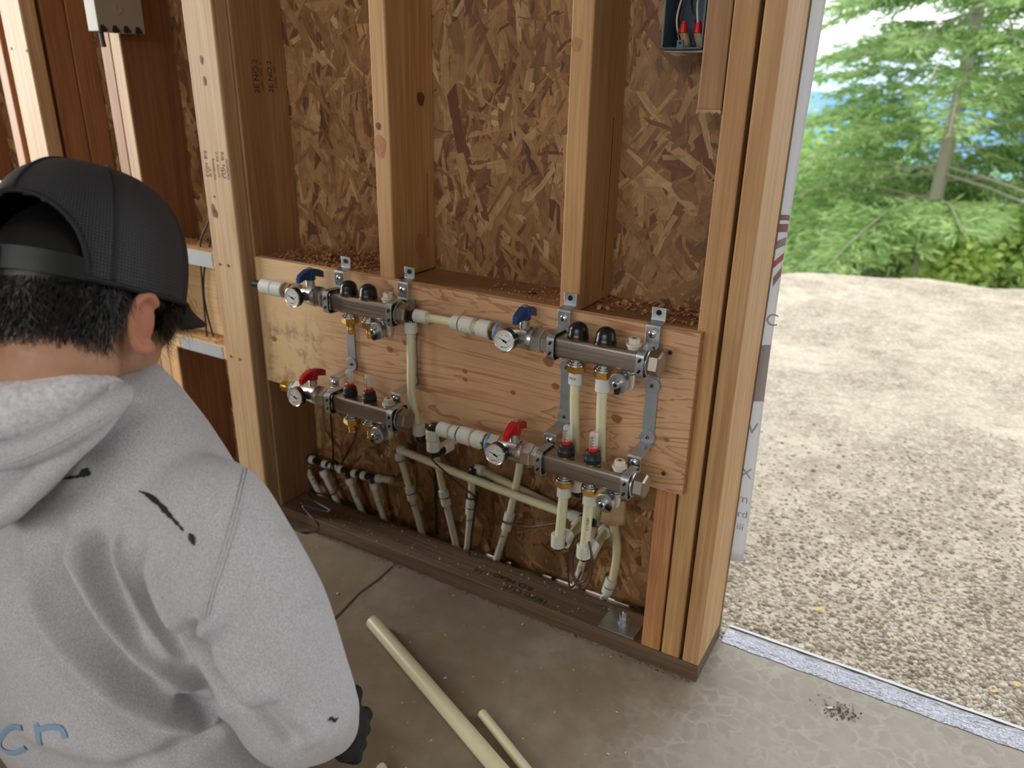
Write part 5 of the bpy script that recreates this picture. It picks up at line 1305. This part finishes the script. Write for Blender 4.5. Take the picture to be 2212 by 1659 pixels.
for _ in range(700):   # fringe in front of the ear, sideburn and nape fuzz
    k = rr.random()
    if k < .45: p, n_, L = HP(.066 + rr.gauss(0, .004), .05 + rr.gauss(0, .012), -.018 + rr.gauss(0, .012)), hr, rr.uniform(.014, .032)
    elif k < .7: p, n_, L = HP(.070 + rr.gauss(0, .002), .030 + rr.gauss(0, .005), -.045 + rr.gauss(0, .012)), hr, rr.uniform(.006, .016)
    else:
        continue
        a = rr.uniform(-1.0, 1.2); n_ = (HM @ Vector((math.sin(a), -math.cos(a), 0))); p = HP(.060 * math.sin(a), -.03 - .058 * math.cos(a), rr.uniform(-.112, -.085)); L = rr.uniform(.003, .010)
    lock(p, n_, L, .00025, -hu + hf * rr.uniform(-.4, .5) + hr * rr.uniform(-.3, .3))
hl = G().add(vs, fs).build('hair_locks', M['hair'], hair, None); hl['kind'] = 'stuff'

# ---- trucker cap
AX, AY, H0, ZR = .0895, .113, .140, -.014
def crown(th, v):
    """th=0 at the forehead; v 0 rim .. 1 top"""
    ph = v * math.pi / 2; rad = math.cos(ph) ** .62 * (1 + .035 * math.sin(math.pi * v)); hh = math.sin(ph) ** .95 * H0
    fwd = math.cos(th); front = max(0, fwd) ** 2 * .010 * math.sin(math.pi * min(1, v * 1.2))
    return HP(AX * math.sin(th) * rad, -.004 + AY * math.cos(th) * rad * (1 - .04 * (fwd > 0)) + front, ZR + hh + .010 * (1 - v) * math.cos(th) ** 2 * (1 if fwd < 0 else .4))
nt_, nv = 120, 36; vs = []; uv = []; fs = []
for j in range(nv + 1):
    for i in range(nt_):
        th = 2 * math.pi * i / nt_; v = j / nv * .985; vs.append(crown(th, v)); uv.append((th * .098, v * .19))
def in_open(th, v):
    d = abs(((th - math.pi + math.pi) % (2 * math.pi)) - math.pi)
    return (d / .84) ** 2.2 + (v / .38) ** 2.2 < 1
fc = []; fr = []
for j in range(nv):
    for i in range(nt_):
        th = 2 * math.pi * (i + .5) / nt_; v = (j + .5) / nv
        q = (j * nt_ + i, j * nt_ + (i + 1) % nt_, (j + 1) * nt_ + (i + 1) % nt_, (j + 1) * nt_ + i)
        if in_open(th, v): continue
        (fr if math.cos(th) > .42 else fc).append(q)
fc.append(tuple(range(nv * nt_, (nv + 1) * nt_)))
def cap_part(name, faces, mat, parent):
    used = sorted({i for f in faces for i in f}); mp = {i: k for k, i in enumerate(used)}
    me = bpy.data.meshes.new(name); me.from_pydata([tuple(vs[i]) for i in used], [], [tuple(mp[i] for i in f) for f in faces]); me.update()
    l = me.uv_layers.new(name='UVMap')
    for lp_ in me.loops: l.data[lp_.index].uv = uv[used[lp_.vertex_index]]
    o = link(name, me, M[mat], parent, 180); s = o.modifiers.new('t', 'SOLIDIFY'); s.thickness = .0022; s.offset = -1; return o
cap = cap_part('cap', fc, 'capmesh', person); cap['label'] = 'black mesh trucker cap'
cap_part('front_panel', fr, 'capcloth', cap)
tp = crown(0, .985) * .5 + crown(math.pi, .985) * .5
G().sphere(tp + hu * .001, (.0085, .0085, .005), 14, 8, HM).build('cap_button', M['capcloth'], cap, 180)
def cap_line(name, pts, r_, mat='capcloth'): G().tube(pts, r_, 6, smooth=2).build(name, M[mat], cap, 180)
for th in (math.pi, math.pi * .66, math.pi * 1.34): cap_line('seam', [crown(th, v) + (crown(th, v) - HC).normalized() * .0006 for v in np.linspace(.40 if th == math.pi else .02, .97, 14)], .0016)
cap_line('rim_tape', [crown(th, .012) for th in np.linspace(-math.pi + .78, math.pi - .78, 60)], .0028)
cap_line('opening_binding', [crown(math.pi + .84 * math.cos(a) * abs(math.cos(a)) ** (-.09), .38 * max(.001, math.sin(a)) ** .91) for a in [math.radians(v_) for v_ in np.linspace(2, 178, 40)]], .0026)
sb = []
for k, th in enumerate(np.linspace(math.pi - .86, math.pi + .86, 24)):
    c0 = crown(th, .01); n_ = (c0 - HP(0, 0, ZR)); n_ = (n_ - hu * n_.dot(hu)).normalized()
    sb += [c0 + n_ * .0018 + hu * (-.003), c0 + n_ * .0024 + hu * .019, c0 - n_ * .0004 + hu * .019, c0 - n_ * .0008 - hu * .003]
stp = G().add(sb, [(4 * k + j, 4 * k + (j + 1) % 4, 4 * k + 4 + (j + 1) % 4, 4 * k + 4 + j) for k in range(23) for j in range(4)]).build('snap_strap', M['strapp'], cap, 40)
for th in (math.pi + .62, math.pi + .50):
    c0 = crown(th, .01); n_ = (c0 - HP(0, 0, ZR)); n_ = (n_ - hu * n_.dot(hu)).normalized(); G().cyl(c0 + n_ * .0018 + hu * .008, c0 + n_ * .0032 + hu * .008, .0030, 12).build('snap', M['black'], stp)
ov = []
for k, th in enumerate(np.linspace(math.pi - .05, math.pi + .70, 12)):
    c0 = crown(th, .01); n_ = (c0 - HP(0, 0, ZR)); n_ = (n_ - hu * n_.dot(hu)).normalized()
    ov += [c0 + n_ * .0036 + hu * (-.001), c0 + n_ * .0040 + hu * .017]
G().add(ov, [(2 * k, 2 * k + 1, 2 * k + 3, 2 * k + 2) for k in range(11)]).build('strap_tab', M['strapp'], stp, 40).modifiers.new('t', 'SOLIDIFY').thickness = .0014
bv_ = []; nb, mb = 21, 7
for j in range(mb):
    u = j / (mb - 1)
    for i in range(nb):
        s = -1 + 2 * i / (nb - 1); th = s * 1.0; c0 = crown(th, .01); out = .072 * u * math.cos(s * 1.25) ** .7 if abs(s) < 1 else 0
        l = HM.transposed() @ (c0 - HC); bv_.append(HP(l.x * (1 - .05 * u), l.y + .064 * u * (1 - abs(s) ** 2.4), l.z - .012 * u - .018 * s * s * u))
vz = G().add(bv_, [(j * nb + i, j * nb + i + 1, (j + 1) * nb + i + 1, (j + 1) * nb + i) for j in range(mb - 1) for i in range(nb - 1)]).build('visor', M['capcloth'], cap, 180)
m_ = vz.modifiers.new('t', 'SOLIDIFY'); m_.thickness = .0035

# ---- trousers, boots and gloved hands
HIP = BP(-.02, .04, -.50)
g = G(); loft(g, [(HIP + Z * .06, bx, by, .17, .12), (HIP, bx, by, .185, .14), (HIP - Z * .06, bx, by, .175, .135), (HIP - Z * .09, bx, by, .14, .11)])
def flo(p, z): return Vector((p.x, p.y, z))
for s in (1, -1):
    hp_ = HIP + bx * s * .095; kn = flo(HIP + bx * (s * .10 - .19) + by * .26, .072); ft = flo(HIP + bx * s * .12 - by * .02, .062)
    limb(g, [hp_, hp_.lerp(kn, .5) + Z * .02, kn], [.098, .088, .066]); limb(g, [kn, kn.lerp(ft, .5) + Z * .004, ft], [.066, .062, .052])
tm = remesh(g, .007, 6, .5); tr2 = link('trousers', tm, M['khaki'], person, 180); tr2['label'] = 'khaki work trousers'
for s in (1, -1):
    ft = flo(HIP + bx * s * .12 - by * .02, .0); g = G()
    limb(g, [ft + by * .02 + Z * .055, ft - by * .06 + Z * .05, ft - by * .17 + Z * .045], [.046, .044, .040]); limb(g, [ft - by * .15 + Z * .046, ft - by * .20 + Z * .034], [.040, .032])
    link('boot', remesh(g, .006, 3, .5), M['boot'], person, 180)
def hand(wr, fwd, up, s):
    fwd = fwd.normalized(); sdv = fwd.cross(up).normalized(); up = sdv.cross(fwd); g = G()
    g.tube([wr - fwd * .03, wr, wr + fwd * .03], [.034, .033, .032], 14, smooth=3); pc = wr + fwd * .055
    g.sphere(pc, (.040, .017, .046), 16, 10, Matrix((sdv, up, fwd)).transposed())
    for k, (o_, L) in enumerate(((-.029, .058), (-.010, .068), (.010, .065), (.028, .052))):
        b0 = pc + fwd * .034 + sdv * o_; limb(g, [b0, b0 + fwd * L * .42 - up * .008, b0 + fwd * L * .62 - up * L * .38, b0 + fwd * L * .42 - up * L * .62], [.0102, .0098, .0094, .0088], 10, 3)
    tb = pc - sdv * s * .034 - fwd * .012; limb(g, [tb, tb - sdv * s * .018 + fwd * .02 - up * .01, tb - sdv * s * .008 + fwd * .045 - up * .026], [.0125, .0115, .010], 10, 3)
    return link('glove', remesh(g, .0030, 3, .5), M['glove'], person, 180)
hand(WR + (WR - EL).normalized() * .015, (WR - EL).normalized() + bx * .25 + Z * .15, Z * .5 + bx * .9, 1); hand(WRl + (WRl - ELl).normalized() * .02, WRl - ELl, Z, -1)
